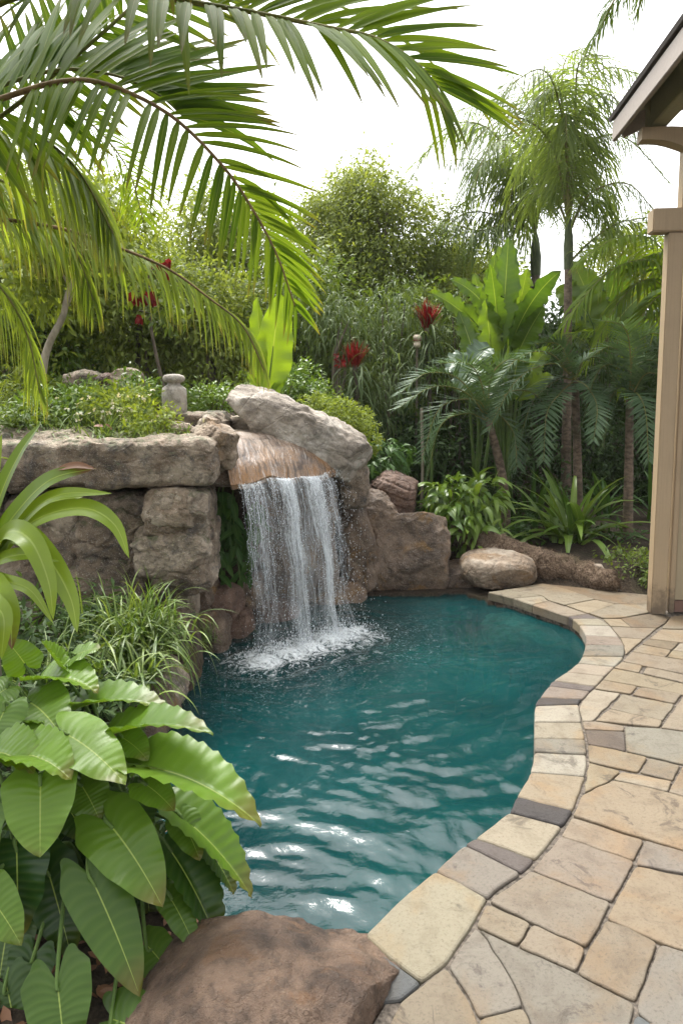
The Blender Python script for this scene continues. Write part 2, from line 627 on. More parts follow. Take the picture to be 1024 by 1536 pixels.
def mortar_mat():
    T = NT('dark grey joint mortar')
    tc = T.t.nodes.new('ShaderNodeTexCoord')
    n2 = T.noise(tc.outputs['Object'], 60, 5)
    col = T.ramp(n2, [(0.35, (0.045, 0.038, 0.031, 1)), (0.65, (0.16, 0.135, 0.11, 1))])
    return T.done(T.pbsdf(col, 0.9, 0.2, T.bump(n2, 0.8, 0.01)).outputs[0])


M['mortar'] = mortar_mat()

# ================================================================ traced paving (photo pixels -> deck level)
z1 = lambda x, y: (704 + 0.3125 * x, 850 + 0.3125 * y)
z2 = lambda x, y: (764 + 0.2539 * x, 1040 + 0.2539 * y)
z3 = lambda x, y: (540 + 0.2539 * x, 1276 + 0.2539 * y)
z4 = lambda x, y: (764 + 0.2539 * x, 1276 + 0.2539 * y)
pp = lambda x, y: (x, y)

CREAM, TAN, PINK, GREY, OR, BROWN, PURP, DARK, BLUE = (
    (0.62, 0.54, 0.41), (0.52, 0.435, 0.32), (0.50, 0.41, 0.33), (0.45, 0.405, 0.34), (0.56, 0.46, 0.32), (0.38, 0.295, 0.20), (0.26, 0.22, 0.20),
    (0.13, 0.115, 0.115), (0.24, 0.25, 0.26))
WHITE = (0.66, 0.60, 0.50)

cope = [  # (inner, outer) joint lines from the boulder round to the front, colour of the stone that follows
    (z1(85, 120), z1(190, 106), TAN), (z1(205, 150), z1(345, 138), CREAM), (z1(300, 182), z1(382, 163), TAN), (z1(470, 238), z1(567, 225), PURP),
    (z1(490, 250), z1(620, 250), CREAM), (z1(525, 280), z1(672, 282), WHITE), (z1(555, 330), z1(716, 337), PINK), (z1(555, 375), z1(741, 378), GREY),
    (z1(540, 427), z1(740, 432), WHITE), (z1(515, 462), z1(696, 479), CREAM), (z1(465, 503), z1(649, 525), CREAM), (z1(400, 545), z1(605, 573), PURP),
    (z1(380, 572), z1(580, 596), PINK), (z1(335, 628), z1(541, 636), DARK), (z2(150, 72), z2(410, 64), WHITE), (z2(145, 168), z2(426, 170), CREAM),
    (z2(143, 265), z2(446, 270), GREY), (z2(143, 345), z2(456, 360), WHITE), (z2(122, 462), z2(446, 487), OR), (z2(40, 610), z2(371, 690), DARK),
    (z2(-8, 700), z2(311, 785), CREAM), (pp(712, 1257), z2(152, 980), PURP), (pp(697, 1267), z3(950, 130), GREY), (z3(440, 118), z3(752, 280), OR),
    (z3(30, 492), z3(508, 662), None)]
extra = [([z3(440, 120), z3(600, 190), z3(752, 282), z3(640, 470), z3(508, 662), z3(368, 770), z3(158, 622), z3(30, 492), z3(230, 290)], CREAM), ([z3(40, 540), z3(160, 628), z3(366, 776), z3(238, 884), z3(60, 900)], BLUE)]

Z = {'1': z1, '2': z2, '3': z3, '4': z4}
stones = [
    ('1', [(185, 110), (350, 80), (470, 108), (600, 156), (460, 184), (382, 163), (345, 138)], TAN), ('1', [(350, 80), (620, 108), (880, 138), (880, 178), (700, 177), (600, 155), (470, 108)], BROWN),
    ('1', [(462, 185), (600, 158), (700, 180), (572, 224)], OR), ('1', [(572, 224), (700, 180), (880, 180), (875, 216), (740, 244), (640, 247)], TAN),
    ('1', [(640, 250), (725, 249), (775, 288), (680, 285)], OR), ('1', [(725, 248), (875, 222), (962, 240), (940, 270), (900, 292), (775, 288)], BROWN),
    ('1', [(680, 287), (775, 290), (900, 293), (835, 346), (720, 338)], TAN), ('1', [(720, 340), (833, 348), (748, 422), (742, 380)], OR),
    ('1', [(945, 270), (965, 240), (1110, 225), (1160, 303), (920, 297)], TAN), ('1', [(918, 299), (1160, 305), (1160, 366), (1005, 362), (860, 345)], OR),
    ('1', [(857, 347), (1005, 364), (970, 399), (825, 371)], BROWN), ('1', [(823, 373), (970, 400), (940, 433), (780, 405)], TAN),
    ('1', [(1010, 365), (1160, 370), (1160, 425), (975, 399)], CREAM), ('1', [(973, 402), (1160, 428), (1160, 466), (945, 433)], OR),
    ('1', [(778, 407), (945, 435), (1160, 468), (1160, 540), (860, 480), (735, 452)], TAN), ('1', [(733, 455), (832, 475), (815, 507), (690, 483)], OR),
    ('1', [(850, 482), (1160, 545), (1160, 588), (830, 511)], TAN), ('1', [(688, 486), (815, 510), (1160, 592), (1160, 643), (820, 571), (640, 541)], OR),
    ('1', [(637, 543), (805, 572), (775, 610), (600, 583)], OR), ('1', [(820, 575), (1020, 612), (985, 656), (780, 612)], TAN),
    ('1', [(595, 587), (725, 608), (590, 738), (540, 742), (525, 670), (565, 612)], CREAM), ('1', [(730, 612), (985, 658), (925, 738), (672, 680)], TAN),
    ('2', [(592, 92), (900, 162), (880, 201), (500, 160)], OR), ('2', [(1030, 15), (1320, 70), (1320, 260), (890, 201)], TAN),
    ('2', [(430, 166), (500, 163), (678, 191), (679, 221), (441, 211)], TAN), ('2', [(441, 213), (680, 223), (690, 338), (461, 298)], PURP),
    ('2', [(682, 194), (900, 205), (1320, 262), (1320, 478), (1020, 416), (692, 341)], GREY), ('2', [(462, 301), (690, 344), (815, 375), (760, 465), (468, 403)], TAN),
    ('2', [(823, 380), (1010, 425), (965, 512), (768, 465)], GREY), ('2', [(1022, 430), (1320, 500), (1320, 670), (937, 582)], TAN),
    ('2', [(466, 408), (656, 460), (600, 512), (440, 590)], OR), ('2', [(661, 463), (962, 516), (935, 581), (780, 545), (612, 510)], CREAM),
    ('2', [(428, 605), (605, 515), (780, 548), (1320, 680), (1320, 1015), (1024, 928), (370, 722)], OR), ('2', [(370, 729), (800, 866), (735, 985), (302, 842)], TAN),
    ('2', [(806, 868), (1320, 1018), (1320, 1140), (1024, 1062), (742, 1012)], GREY), ('4', [(302, -88), (735, 58), (605, 302), (132, 112), (228, 0)], PINK),
    ('4', [(130, 116), (600, 308), (560, 380), (490, 510), (455, 572), (130, 425), (-122, 298), (20, 195)], PINK), ('3', [(750, 314), (1010, 430), (930, 556), (682, 446)], TAN),
    ('4', [(137, 430), (452, 576), (390, 713), (50, 562)], TAN), ('3', [(677, 454), (742, 512), (900, 780), (962, 923), (702, 985), (622, 830), (517, 680)], GREY),
    ('4', [(-188, 455), (50, 566), (390, 718), (738, 905), (705, 1040), (690, 1260), (170, 1260), (120, 990), (85, 923), (20, 780), (-135, 514)], GREY),
    ('4', [(82, 930), (118, 990), (160, 1260), (-150, 1260), (-178, 992)], TAN), ('3', [(368, 792), (490, 693), (518, 703), (618, 850), (698, 1000), (790, 1260), (60, 1260), (150, 1100), (240, 892)], TAN),
    ('4', [(567, 406), (700, 451), (876, 545), (745, 893), (397, 714)], TAN), ('4', [(742, 86), (1024, 150), (1320, 226), (1320, 700), (1024, 590), (890, 545), (572, 400), (622, 300)], OR),
    ('4', [(891, 550), (1024, 594), (1320, 700), (1320, 1260), (1180, 1260), (850, 1034), (747, 960), (752, 900)], GREY), ('4', [(743, 963), (850, 1038), (1170, 1260), (700, 1260), (716, 1040)], BLUE)]


def resample(poly, step):
    out = []
    for i in range(len(poly)):
        a, b = poly[i], poly[(i + 1) % len(poly)]
        k = max(1, int(np.linalg.norm(b - a) / step))
        for j in range(k):
            out.append(a + (b - a) * j / k)
    return np.array(out)


def inset(poly, d):
    n = len(poly)
    e = nrm(np.roll(poly, -1, 0) - poly)
    nl = np.stack([-e[:, 1], e[:, 0]], 1)
    b = nrm(nl + np.roll(nl, 1, 0))
    k = 1 / np.clip((b * nl).sum(1), 0.5, 1)
    return poly + b * (d * k)[:, None]


def area(poly):
    x, y = poly[:, 0], poly[:, 1]
    return 0.5 * np.sum(x * np.roll(y, -1) - y * np.roll(x, -1))


def slab(mb, poly, color, thick=0.05, gap=0.0010, lip=0.0045, wob=0.003, zt=0.0):
    """one hewn stone: ragged outline, rounded arris, slightly uneven height"""
    if area(poly) < 0:
        poly = poly[::-1]
    p = resample(poly, 0.014)
    # soften the corners
    q = 0.25 * np.roll(p, 1, 0) + 0.5 * p + 0.25 * np.roll(p, -1, 0)
    q = inset(q, gap)
    q = q + wob * np.stack([vnoise(np.c_[q * 22, np.zeros(len(q))]), vnoise(np.c_[q * 22, np.full(len(q), 9.0)])], 1)
    q2 = inset(q, lip * 0.35)
    q3 = inset(q, lip)
    zt = zt + rng.uniform(-0.002, 0.002)
    tl = rng.normal(0, 0.003, 2)
    c = q.mean(0)
    n = len(q)
    col = np.array(color) * np.array([1.0, 0.985, 0.94]) * 0.335 * rng.uniform(0.93, 1.07) * rng.uniform(0.98, 1.02, 3)
    rings = [(q, -thick), (q, -lip), (q2, -lip * 0.35), (q3, 0.0)]
    V = np.concatenate([np.c_[r, zt + h + (r - c) @ tl + (0.0012 * vnoise(np.c_[r * 14, np.zeros(n)]) if h > -0.02 else 0)] for r, h in rings])
    Fs = []
    i = np.arange(n)
    for k in range(3):
        Fs.append(np.stack([k * n + i, k * n + (i + 1) % n, (k + 1) * n + (i + 1) % n, (k + 1) * n + i], 1))
    att = np.tile(np.r_[col, 1], (len(V), 1))
    mb.add(V, np.concatenate(Fs), att)
    mb.add(V[3 * n:], [tuple(range(n))], att[3 * n:])


g2 = lambda pts: np.array([G(*p)[:2] for p in pts])


def clip_half(poly, nx, ny, d):
    out = []
    for i in range(len(poly)):
        a, b = poly[i], poly[(i + 1) % len(poly)]
        da, db = a[0] * nx + a[1] * ny - d, b[0] * nx + b[1] * ny - d
        if da >= 0:
            out.append(a)
        if (da > 0) != (db > 0):
            out.append(a + (b - a) * da / (da - db))
    return np.array(out)


inner = g2([c[0] for c in cope])
outer = g2([c[1] for c in cope])
cb = MB()
for i in range(len(cope) - 2):
    # curve the two long sides through the neighbouring joints
    def cur(arr):
        lo = max(0, i - 1)
        seg = arr[lo:i + 3]
        cc = catmull(np.c_[seg, np.zeros(len(seg))], (len(seg) - 1) * 6 + 1)[:, :2]
        k0 = (i - lo) * 6
        return cc[k0:k0 + 7]
    a, b = cur(inner), cur(outer)
    slab(cb, np.concatenate([a, b[::-1]]), cope[i][2], 0.065, 0.0012, 0.008, 0.0018)
for poly, c in extra:
    slab(cb, g2(poly), c, 0.065, 0.0012, 0.008, 0.0018)
tag(cb.build('pool_coping', M['paver'], shade=False), 'curved band of pale and dark flat stones round the pool edge', kind='structure')

pb = MB()
for z, poly, c in stones:
    slab(pb, g2([Z[z](*q) for q in poly]), c)
# the terrace carries on beyond what the photograph shows
ang = radians(33)
ax, ay = np.array([cos(ang), sin(ang)]), np.array([-sin(ang), cos(ang)])
cells = []
v = -6.0
while v < 6:
    h = rng.choice([0.28, 0.36, 0.46])
    u = -6.0 + rng.uniform(0, 0.4)
    while u < 6:
        w = rng.choice([0.3, 0.42, 0.55, 0.68])
        cells.append(np.array([u * ax + v * ay, (u + w) * ax + v * ay, (u + w) * ax + (v + h) * ay, u * ax + (v + h) * ay]))
        u += w
    v += h
pal = [TAN, OR, CREAM, GREY, TAN, PINK, BROWN]
for cpoly in cells:
    for half in (0, 1):
        q = cpoly + np.array([1.4, 2.2])
        if half == 0:
            q = clip_half(q, 1, -0.575, 0.0)
        else:
            q = clip_half(q, -1, 0.575, 0.0) if len(q) else q
            q = clip_half(q, 0, -1, -1.63) if len(q) > 2 else q
            q = clip_half(q, 1, 0, 0.35) if len(q) > 2 else q
        for hp in ((0, 1, -0.6), (0, -1, -5.0), (-1, 0, -4.2)):
            q = clip_half(q, *hp) if len(q) > 2 else q
        if len(q) > 2 and abs(area(q)) > 0.01:
            slab(pb, q, pal[rng.integers(0, len(pal))])
tag(pb.build('patio_paving', M['paver'], shade=False), 'sandstone flagstones of the terrace', kind='structure')

# ================================================================ pool outline
shore = [G(732, 890), G(690, 893, -.1), G(640, 896, -.1), G(560, 896, -.1), (0.1, 5.72, 0), (-0.3, 5.38, 0), (-0.62, 5.0, 0), (-0.93, 4.55, 0), (-0.97, 4.1, 0), (-0.95, 3.75, 0), (-1.0, 3.3, 0), (-0.9, 2.9, 0),
         (-0.66, 2.5, 0), (-0.45, 2.2, 0), (-0.2, 1.98, 0), (0.02, 2.0, 0)]
shore = np.array([s[:2] for s in shore])
pool = np.concatenate([inner[1:], shore[::-1]])  # closed outline
if area(pool) < 0:
    pool = pool[::-1]


def inside(px, py, poly):
    r = np.zeros(px.shape, bool)
    j = len(poly) - 1
    for i in range(len(poly)):
        xi, yi, xj, yj = *poly[i], *poly[j]
        c = ((yi > py) != (yj > py)) & (px < (xj - xi) * (py - yi) / (yj - yi + 1e-12) + xi)
        r ^= c
        j = i
    return r


def sdist(px, py, poly):
    """distance to the outline, negative inside"""
    d = np.full(px.shape, 1e9)
    for i in range(len(poly)):
        a, b = poly[i], poly[(i + 1) % len(poly)]
        ab = b - a
        t = np.clip(((px - a[0]) * ab[0] + (py - a[1]) * ab[1]) / (ab @ ab + 1e-12), 0, 1)
        d = np.minimum(d, np.hypot(px - a[0] - t * ab[0], py - a[1] - t * ab[1]))
    return np.where(inside(px, py, poly), -d, d)


WZ = -0.10
# basin
pm = resample(pool, 0.08)
pm = inset(pm, -0.02)
bm_ = MB()
rings = [(pm, -0.16), (pm, -0.6), (inset(pm, 0.12), -1.15), (inset(pm, 0.35), -1.35)]
n = len(pm)
V = np.concatenate([np.c_[r, np.full(n, h)] for r, h in rings])
i = np.arange(n)
Fq = np.concatenate([np.stack([k * n + (i + 1) % n, k * n + i, (k + 1) * n + i, (k + 1) * n + (i + 1) % n], 1) for k in range(3)])
bm_.add(V, Fq)
bm_.add([(-1.6, 1.5, -1.3), (2.4, 1.5, -1.3), (2.4, 6.6, -1.3), (-1.6, 6.6, -1.3)], [(0, 1, 2, 3)])


def basin_mat():
    T = NT('teal pool plaster')
    tc = T.t.nodes.new('ShaderNodeTexCoord')
    n1 = T.noise(tc.outputs['Object'], 2.2, 5)
    col = T.ramp(n1, [(0.35, (0.012, 0.075, 0.075, 1)), (0.65, (0.03, 0.17, 0.16, 1))])
    return T.done(T.pbsdf(col, 0.7, 0.3).outputs[0])


tag(bm_.build('pool_basin', basin_mat(), shade=False), 'teal plastered pool shell below the water', kind='structure')

# ================================================================ ground
mound = np.array([(-40, 4.5), (-1.0, 4.62), (-0.95, 5.25), (-0.3, 5.62), (0.12, 6.0), (0.3, 6.6), (0.1, 8.0), (-0.6, 10.0), (-1.0, 40), (-40, 40)])
bank = np.array([(-40, 0.0), (-1.15, 1.2), (-0.75, 2.0), (-1.1, 2.6), (-1.15, 3.3), (-1.12, 4.9), (-40, 4.9)])
bed = np.array([G(735, 872)[:2], G(830, 884)[:2], G(900, 892)[:2], G(1024, 892)[:2], (4.0, 5.7), (4.5, 5.0), (40, 5.0), (40, 40), (0.2, 40), (0.2, 6.2)])


def ground_z(x, y):
    x, y = np.asarray(x, float), np.asarray(y, float)
    z = np.full(x.shape, -0.075)
    dm = sdist(x, y, mound)
    z = z + 1.36 * smooth(0.02, -0.14, dm) + 0.25 * smooth(-0.3, -4, dm)
    db = sdist(x, y, bank)
    z = np.maximum(z, -0.075 + 0.30 * smooth(0.0, -0.5, db) * smooth(1.8, 3.4, y))
    dd = sdist(x, y, bed)
    z = np.maximum(z, -0.075 + 0.20 * smooth(0.0, -0.5, dd) + 0.25 * smooth(-0.5, -5, dd))
    z = z + 0.03 * fbm(np.stack([x * 2.5, y * 2.5, np.zeros_like(x)], -1), 3) * smooth(0, 0.3, z + 0.06)
    dp = sdist(x, y, pool)
    return np.where(dp < 0.05, np.where(dp < 0.0, -1.6, np.minimum(z, -0.075)), z)


xs = np.concatenate([-np.geomspace(160, 4.2, 26), np.arange(-4.1, 5.01, 0.06), np.geomspace(5.1, 160, 26)])
ys = np.concatenate([-np.geomspace(160, 0.6, 26), np.arange(-0.5, 11.0, 0.06), np.geomspace(11.1, 300, 30)])
X, Y = np.meshgrid(xs, ys)
gm = MB()
nx, ny = len(xs), len(ys)
gv = np.stack([X, Y, ground_z(X, Y)], -1).reshape(-1, 3)
ii = np.arange(ny - 1)[:, None] * nx
jj = np.arange(nx - 1)[None, :]
gq = np.stack([ii + jj, ii + jj + 1, ii + nx + jj + 1, ii + nx + jj], -1).reshape(-1, 4)
gm.add(gv, gq)
tag(gm.build('ground', M['soil']), 'dark garden soil', kind='structure')
gz = lambda x, y: float(ground_z(np.array([x]), np.array([y]))[0])

# bedding mortar under the flagstones
mo = MB()
deck = np.concatenate([outer[:-1], g2([z3(508, 662), z3(368, 770), z3(238, 884)]), np.array([(0.12, 1.7), (0.0, 1.5), (0.0, 0.6), (4.2, 0.6), (4.2, 5.0)]), g2([(1024, 893), (990, 892), z1(620, 106), z1(350, 78)])])
if area(deck) < 0:
    deck = deck[::-1]
mo.add(np.c_[deck, np.full(len(deck), -0.011)], [tuple(range(len(deck)))])
cm = np.concatenate([inset(inner, -0.0)[:-1], outer[:-1][::-1]])
for i in range(len(inner) - 2):
    q = np.array([inner[i] * 0.97 + outer[i] * 0.03, inner[i + 1] * 0.97 + outer[i + 1] * 0.03, outer[i + 1], outer[i]])
    mo.add(np.c_[q, np.full(4, -0.013)], [(0, 1, 2, 3)])
# masonry ring below the coping stones
for i in range(len(inner) - 1):
    a, b = inner[i], inner[i + 1]
    w = 0.018 * nrm((outer[i] + outer[i + 1]) / 2 - (a + b) / 2)
    q = np.array([[*(a + w), -0.05], [*(b + w), -0.05], [*(b + w), -0.6], [*(a + w), -0.6]])
    mo.add(q, [(0, 1, 2, 3)])
tag(mo.build('mortar_bed', M['mortar'], shade=False), 'grey mortar between the flagstones', kind='structure')

# ================================================================ water
HIT = np.array([[-0.50, 4.32], [-0.36, 4.44], [-0.22, 4.56], [-0.08, 4.70], [0.04, 4.82]])


def wave_z(x, y):
    d = np.min([np.hypot(x - h[0], y - h[1]) for h in HIT], axis=0)
    wx = x + 0.10 * np.sin(2.3 * y + 0.7) + 0.05 * np.sin(5.1 * y - 3 * x)
    wy = y + 0.12 * np.sin(1.9 * x + 1.1) + 0.06 * np.sin(4.3 * x + 2.2 * y)
    z = np.zeros_like(x)
    r = np.random.default_rng(3)
    near = smooth(4.0, 2.4, y)
    # irregular swell, longer across the view than along it, strongest towards the front
    qx = wx + 0.10 * vnoise(np.stack([x * 2.1, y * 2.1, 0 * x + 3], -1))
    qy = wy + 0.16 * vnoise(np.stack([x * 1.7, y * 2.6, 0 * x + 6], -1))
    patch = 0.55 + 0.45 * vnoise(np.stack([x * 1.5, y * 1.5, 0 * x + 21], -1))
    z = z + (0.0030 + 0.0044 * near * patch) * fbm(np.stack([qx * 5.6 + qy * 1.6, qy * 12.0, 0 * x], -1), 3, 0.5)
    for k in range(10):
        lam = r.uniform(0.10, 0.26)
        th = radians(90) + r.normal(0, 0.7)
        z = z + (0.22 + 0.55 * near) * 0.0013 * (lam / 0.2) * np.sin(2 * pi / lam * (cos(th) * qx + sin(th) * qy) + r.uniform(0, 6.28))
    z = z + 0.0060 * fbm(np.stack([qx * 12 + 4, qy * 17, 0 * x + 2], -1), 3, 0.5) * (0.8 + 0.3 * near)
    z = z + 0.012 * np.exp(-d / 0.35) * np.sin(2 * pi * d / 0.16) + 0.03 * np.exp(-(d / 0.14) ** 2) * (0.6 + 0.9 * fbm(np.stack([x * 9, y * 9, 0 * x], -1), 4))
    return z, d


wxs = np.arange(-1.3, 2.0, 0.0125)
wys = np.arange(1.85, 6.1, 0.0125)
X, Y = np.meshgrid(wxs, wys)
Zw, D = wave_z(X, Y)
dp = sdist(X, Y, pool)
keepv = dp < 0.10
nx = len(wxs)
ii = np.arange(len(wys) - 1)[:, None] * nx
jj = np.arange(nx - 1)[None, :]
q = np.stack([ii + jj, ii + jj + 1, ii + nx + jj + 1, ii + nx + jj], -1).reshape(-1, 4)
kf = keepv.ravel()[q].all(1)
q = q[kf]
used = np.unique(q)
remap = np.full(X.size, -1)
remap[used] = np.arange(len(used))
att = np.zeros((X.size, 4))
att[:, 0] = np.exp(-(D / 0.27) ** 1.5).ravel()          # churned white water where the fall lands
att[:, 1] = np.exp(-(D / 0.75) ** 1.3).ravel()
att[:, 2] = smooth(-0.16, -0.02, dp).ravel()
wm = MB()
wm.add(np.stack([X, Y, WZ + Zw], -1).reshape(-1, 3)[used], remap[q], att[used])


def water_mat():
    T = NT('pool water')
    a, f0, f1, f2 = T.att()
    tc = T.t.nodes.new('ShaderNodeTexCoord')
    O = tc.outputs['Object']
    n1 = T.noise(O, 13, 4, 0.6, 0.8)
    n2 = T.noise(O, 38, 3, 0.6, 0.6)
    h = T.math('ADD', n1, T.math('MULTIPLY', n2, 0.35))
    nb = T.bump(h, 0.28, 0.010)
    big = T.noise(O, 1.3, 3)
    body = T.ramp(big, [(0.3, (0.003, 0.034, 0.038, 1)), (0.7, (0.007, 0.074, 0.074, 1))])
    dif = T.t.nodes.new('ShaderNodeBsdfDiffuse')
    T.l(body, dif.inputs[0])
    trn = T.t.nodes.new('ShaderNodeBsdfTransparent')
    trn.inputs[0].default_value = (0.20, 0.62, 0.60, 1)
    m1 = T.t.nodes.new('ShaderNodeMixShader')
    m1.inputs[0].default_value = 0.45
    T.l(dif.outputs[0], m1.inputs[1])
    T.l(trn.outputs[0], m1.inputs[2])
    gl = T.t.nodes.new('ShaderNodeBsdfGlossy')
    gl.inputs['Roughness'].default_value = 0.025
    T.l(nb, gl.inputs['Normal'])
    fr = T.t.nodes.new('ShaderNodeFresnel')
    fr.inputs[0].default_value = 1.42
    T.l(nb, fr.inputs['Normal'])
    m2 = T.t.nodes.new('ShaderNodeMixShader')
    T.l(T.math('MULTIPLY', fr.outputs[0], 1.15, clamp=True), m2.inputs[0])
    T.l(m1.outputs[0], m2.inputs[1])
    T.l(gl.outputs[0], m2.inputs[2])
    # foam
    s1 = T.noise(O, 16, 6, 0.75, 1.5)
    s2 = T.noise(O, 55, 5, 0.75, 0.8)
    core = T.math('MULTIPLY', T.maprange(T.math('ADD', f0, T.math('MULTIPLY', T.math('SUBTRACT', s1, 0.5), 2.4)), 0.36, 1.05), T.maprange(s2, 0.25, 0.6, 0.5, 1.0))
    lace = T.math('MULTIPLY', T.maprange(T.math('ABSOLUTE', T.math('SUBTRACT', s1, 0.5)), 0.022, 0.005), T.math('MULTIPLY', T.math('POWER', f1, 1.6), T.maprange(s2, 0.5, 0.62)))
    edge = T.math('MULTIPLY', T.maprange(s2, 0.64, 0.72), T.math('MULTIPLY', T.math('POWER', f1, 2.2), T.maprange(s1, 0.52, 0.62)))
    fm = T.math('MAXIMUM', core, T.math('MAXIMUM', T.math('MULTIPLY', lace, 0.8), T.math('MULTIPLY', edge, 0.9)))
    wd = T.t.nodes.new('ShaderNodeBsdfDiffuse')
    wd.inputs[0].default_value = (0.85, 0.88, 0.89, 1)
    m3 = T.t.nodes.new('ShaderNodeMixShader')
    T.l(T.math('MULTIPLY', fm, 0.92, clamp=True), m3.inputs[0])
    T.l(m2.outputs[0], m3.inputs[1])
    T.l(wd.outputs[0], m3.inputs[2])
    return T.done(m3.outputs[0])


tag(wm.build('pool_water', water_mat()), 'rippling teal pool water', kind='structure')

# ================================================================ rocks
_ico = {}


def ico(s):
    if s not in _ico:
        bm = bmesh.new()
        bmesh.ops.create_icosphere(bm, subdivisions=s, radius=1)
        _ico[s] = (np.array([v.co for v in bm.verts]), np.array([[v.index for v in f.verts] for f in bm.faces]))
        bm.free()
    return _ico[s]


def rot3(rx, ry, rz):
    rx, ry, rz = map(radians, (rx, ry, rz))
    Rx = np.array([[1, 0, 0], [0, cos(rx), -sin(rx)], [0, sin(rx), cos(rx)]])
    Ry = np.array([[cos(ry), 0, sin(ry)], [0, 1, 0], [-sin(ry), 0, cos(ry)]])
    Rz = np.array([[cos(rz), -sin(rz), 0], [sin(rz), cos(rz), 0], [0, 0, 1]])
    return Rz @ Ry @ Rx


def rock_verts(center, half, rot=(0, 0, 0), seed=0, n=3.2, chops=7, depth=0.82, amp=0.10, strata=0.0, sub=6, warp=None, fac=0.05, micro=1.0):
    D, Fc = ico(sub)
    r = np.random.default_rng(seed * 7 + 1)
    half = np.asarray(half, float)
    p = D / (np.abs(D) ** n).sum(1, keepdims=True) ** (1 / n)
    for k in range(chops):
        nv = nrm(r.normal(size=3) * np.array([1, 1, 0.75]))
        dd = np.abs(nv) @ np.ones(3) * r.uniform(depth - 0.16, depth) * 0.78
        ex = p @ nv - dd
        p = p - np.where(ex > 0, ex * 0.94, 0)[:, None] * nv
    nd = nrm(p * 0.6 + D * 0.4)
    q = p * half
    s = float(np.mean(half))
    f = seed * 13.7
    q = q + nd * (amp * s * fbm(q / s * 1.1 + f, 3))[:, None]
    if fac:
        wq = q / s * 1.15 + 0.35 * np.stack([fbm(q / s * 1.6 + f + o_, 3) for o_ in (1, 5, 9)], -1)
        fv, fe = facet(wq * np.array([1, 1, 1.5]) + f, seed)
        q = q + nd * (fac * s * fv * smooth(0.0, 0.10, fe) - fac * 0.55 * s * (1 - smooth(0.0, 0.07, fe)))[:, None]
        fv2, fe2 = facet(wq * 2.9 + f * 1.7, seed + 5)
        q = q + nd * (fac * 0.22 * s * fv2 - fac * 0.10 * s * (1 - smooth(0.0, 0.08, fe2)))[:, None]
    rid = 1 - np.abs(fbm(q / s * 2.2 + f + 40, 4)) * 2.2
    q = q - nd * (amp * 0.55 * s * np.clip(rid - 0.45, 0, 1) ** 1.5)[:, None]
    q = q + nd * (amp * 0.30 * s * fbm(q / s * 6 + f, 4))[:, None] + nd * (micro * (0.010 * fbm(q * 16 + f, 3) + 0.004 * fbm(q * 55 + f, 2)))[:, None]
    if strata:
        zz = q[:, 2] + 0.25 * s * fbm(q / s * 0.9 + f + 8, 2)
        st = zz / strata
        fr = st - np.floor(st)
        q = q + nd * (0.22 * strata * (smooth(0.0, 0.12, fr) * smooth(1.0, 0.82, fr) - 0.5) * (0.5 + 0.8 * vnoise(np.c_[np.floor(st), np.floor(st), np.floor(st)] * 3.3 + f)))[:, None]
    if warp:
        q = warp(q)
    return q @ rot3(*rot).T + np.asarray(center), Fc


ROCKS = {}


def rock(label, center, half, mat, cat='rock', name='rock', group=None, **kw):
    V, Fc = rock_verts(center, half, **kw)
    mb = MB()
    mb.add(V, Fc)
    o = mb.build(name, M[mat])
    return tag(o, label, cat, group)


def rpx(x0, y0, x1, y1, Y, dep):
    """centre and half size of a rock that fills this photo box at distance Y"""
    a, b = P(x0, y1, Y), P(x1, y0, Y)
    c = (a + b) / 2
    return c, np.array([(b[0] - a[0]) / 2, dep, (b[2] - a[2]) / 2])


def prock(label, box, Y, dep, mat, grow=1.08, dy=0.0, **kw):
    c, h = rpx(*box, Y, dep)
    c[1] += dep * 0.8 + dy
    return rock(label, c, h * np.array([grow, 1, grow]), mat, **kw)


# rock wall and ledges of the waterfall
prock('long grey ledge slab capping the rock wall below the planted bank', (-150, 652, 304, 738), 4.1, 0.42, 'rock_grey', cat='ledge', name='rock_ledge', seed=1, n=6, chops=4, depth=0.98, amp=0.10, sub=7, rot=(0, 0, 5), grow=1.04, fac=0.055)
prock('squared grey block under the ledge end, topmost of three stacked beside the creeper hollow', (206, 737, 304, 806), 4.12, 0.36, 'rock_grey', seed=22, fac=0.075, n=6, chops=5, depth=1.0, amp=0.10, rot=(0, 2, 4), grow=1.03)
prock('broad cracked grey block in the middle of the stack beside the creeper hollow', (188, 792, 307, 866), 4.12, 0.36, 'rock_grey', seed=23, fac=0.075, n=5.5, chops=6, depth=1.0, amp=0.12, rot=(0, -3, 4), grow=1.03)
prock('wedge shaped grey block, lowest of the three stacked above the waterline rocks', (214, 842, 309, 896), 4.14, 0.34, 'rock_grey', seed=25, fac=0.075, n=4.5, chops=7, depth=0.97, amp=0.12, rot=(0, -14, 4))
prock('brownish wall rock under the ledge just behind the arching strap leaves', (96, 742, 216, 850), 4.24, 0.36, 'rock_grey', seed=3, fac=0.075, n=5, chops=6, depth=0.98, amp=0.12, rot=(0, 4, 4))
prock('lower wall rock behind the large arching grass clump', (70, 830, 222, 925), 4.22, 0.36, 'rock_grey', seed=6, fac=0.075, n=4.5, chops=6, depth=0.97, amp=0.12, rot=(0, -5, 4))
prock('wall rock under the ledge with pinkish face between the strap leaves', (10, 742, 112, 870), 4.2, 0.36, 'rock_grey', seed=8, fac=0.075, n=5, chops=6, depth=0.98, amp=0.12, rot=(0, -3, 4))
prock('wall rock at the far end under the ledge, half hidden by strap leaves', (-170, 742, 40, 960), 4.1, 0.36, 'rock_grey', seed=31, n=4.5, chops=6, depth=0.96, amp=0.13, rot=(0, 0, 6))
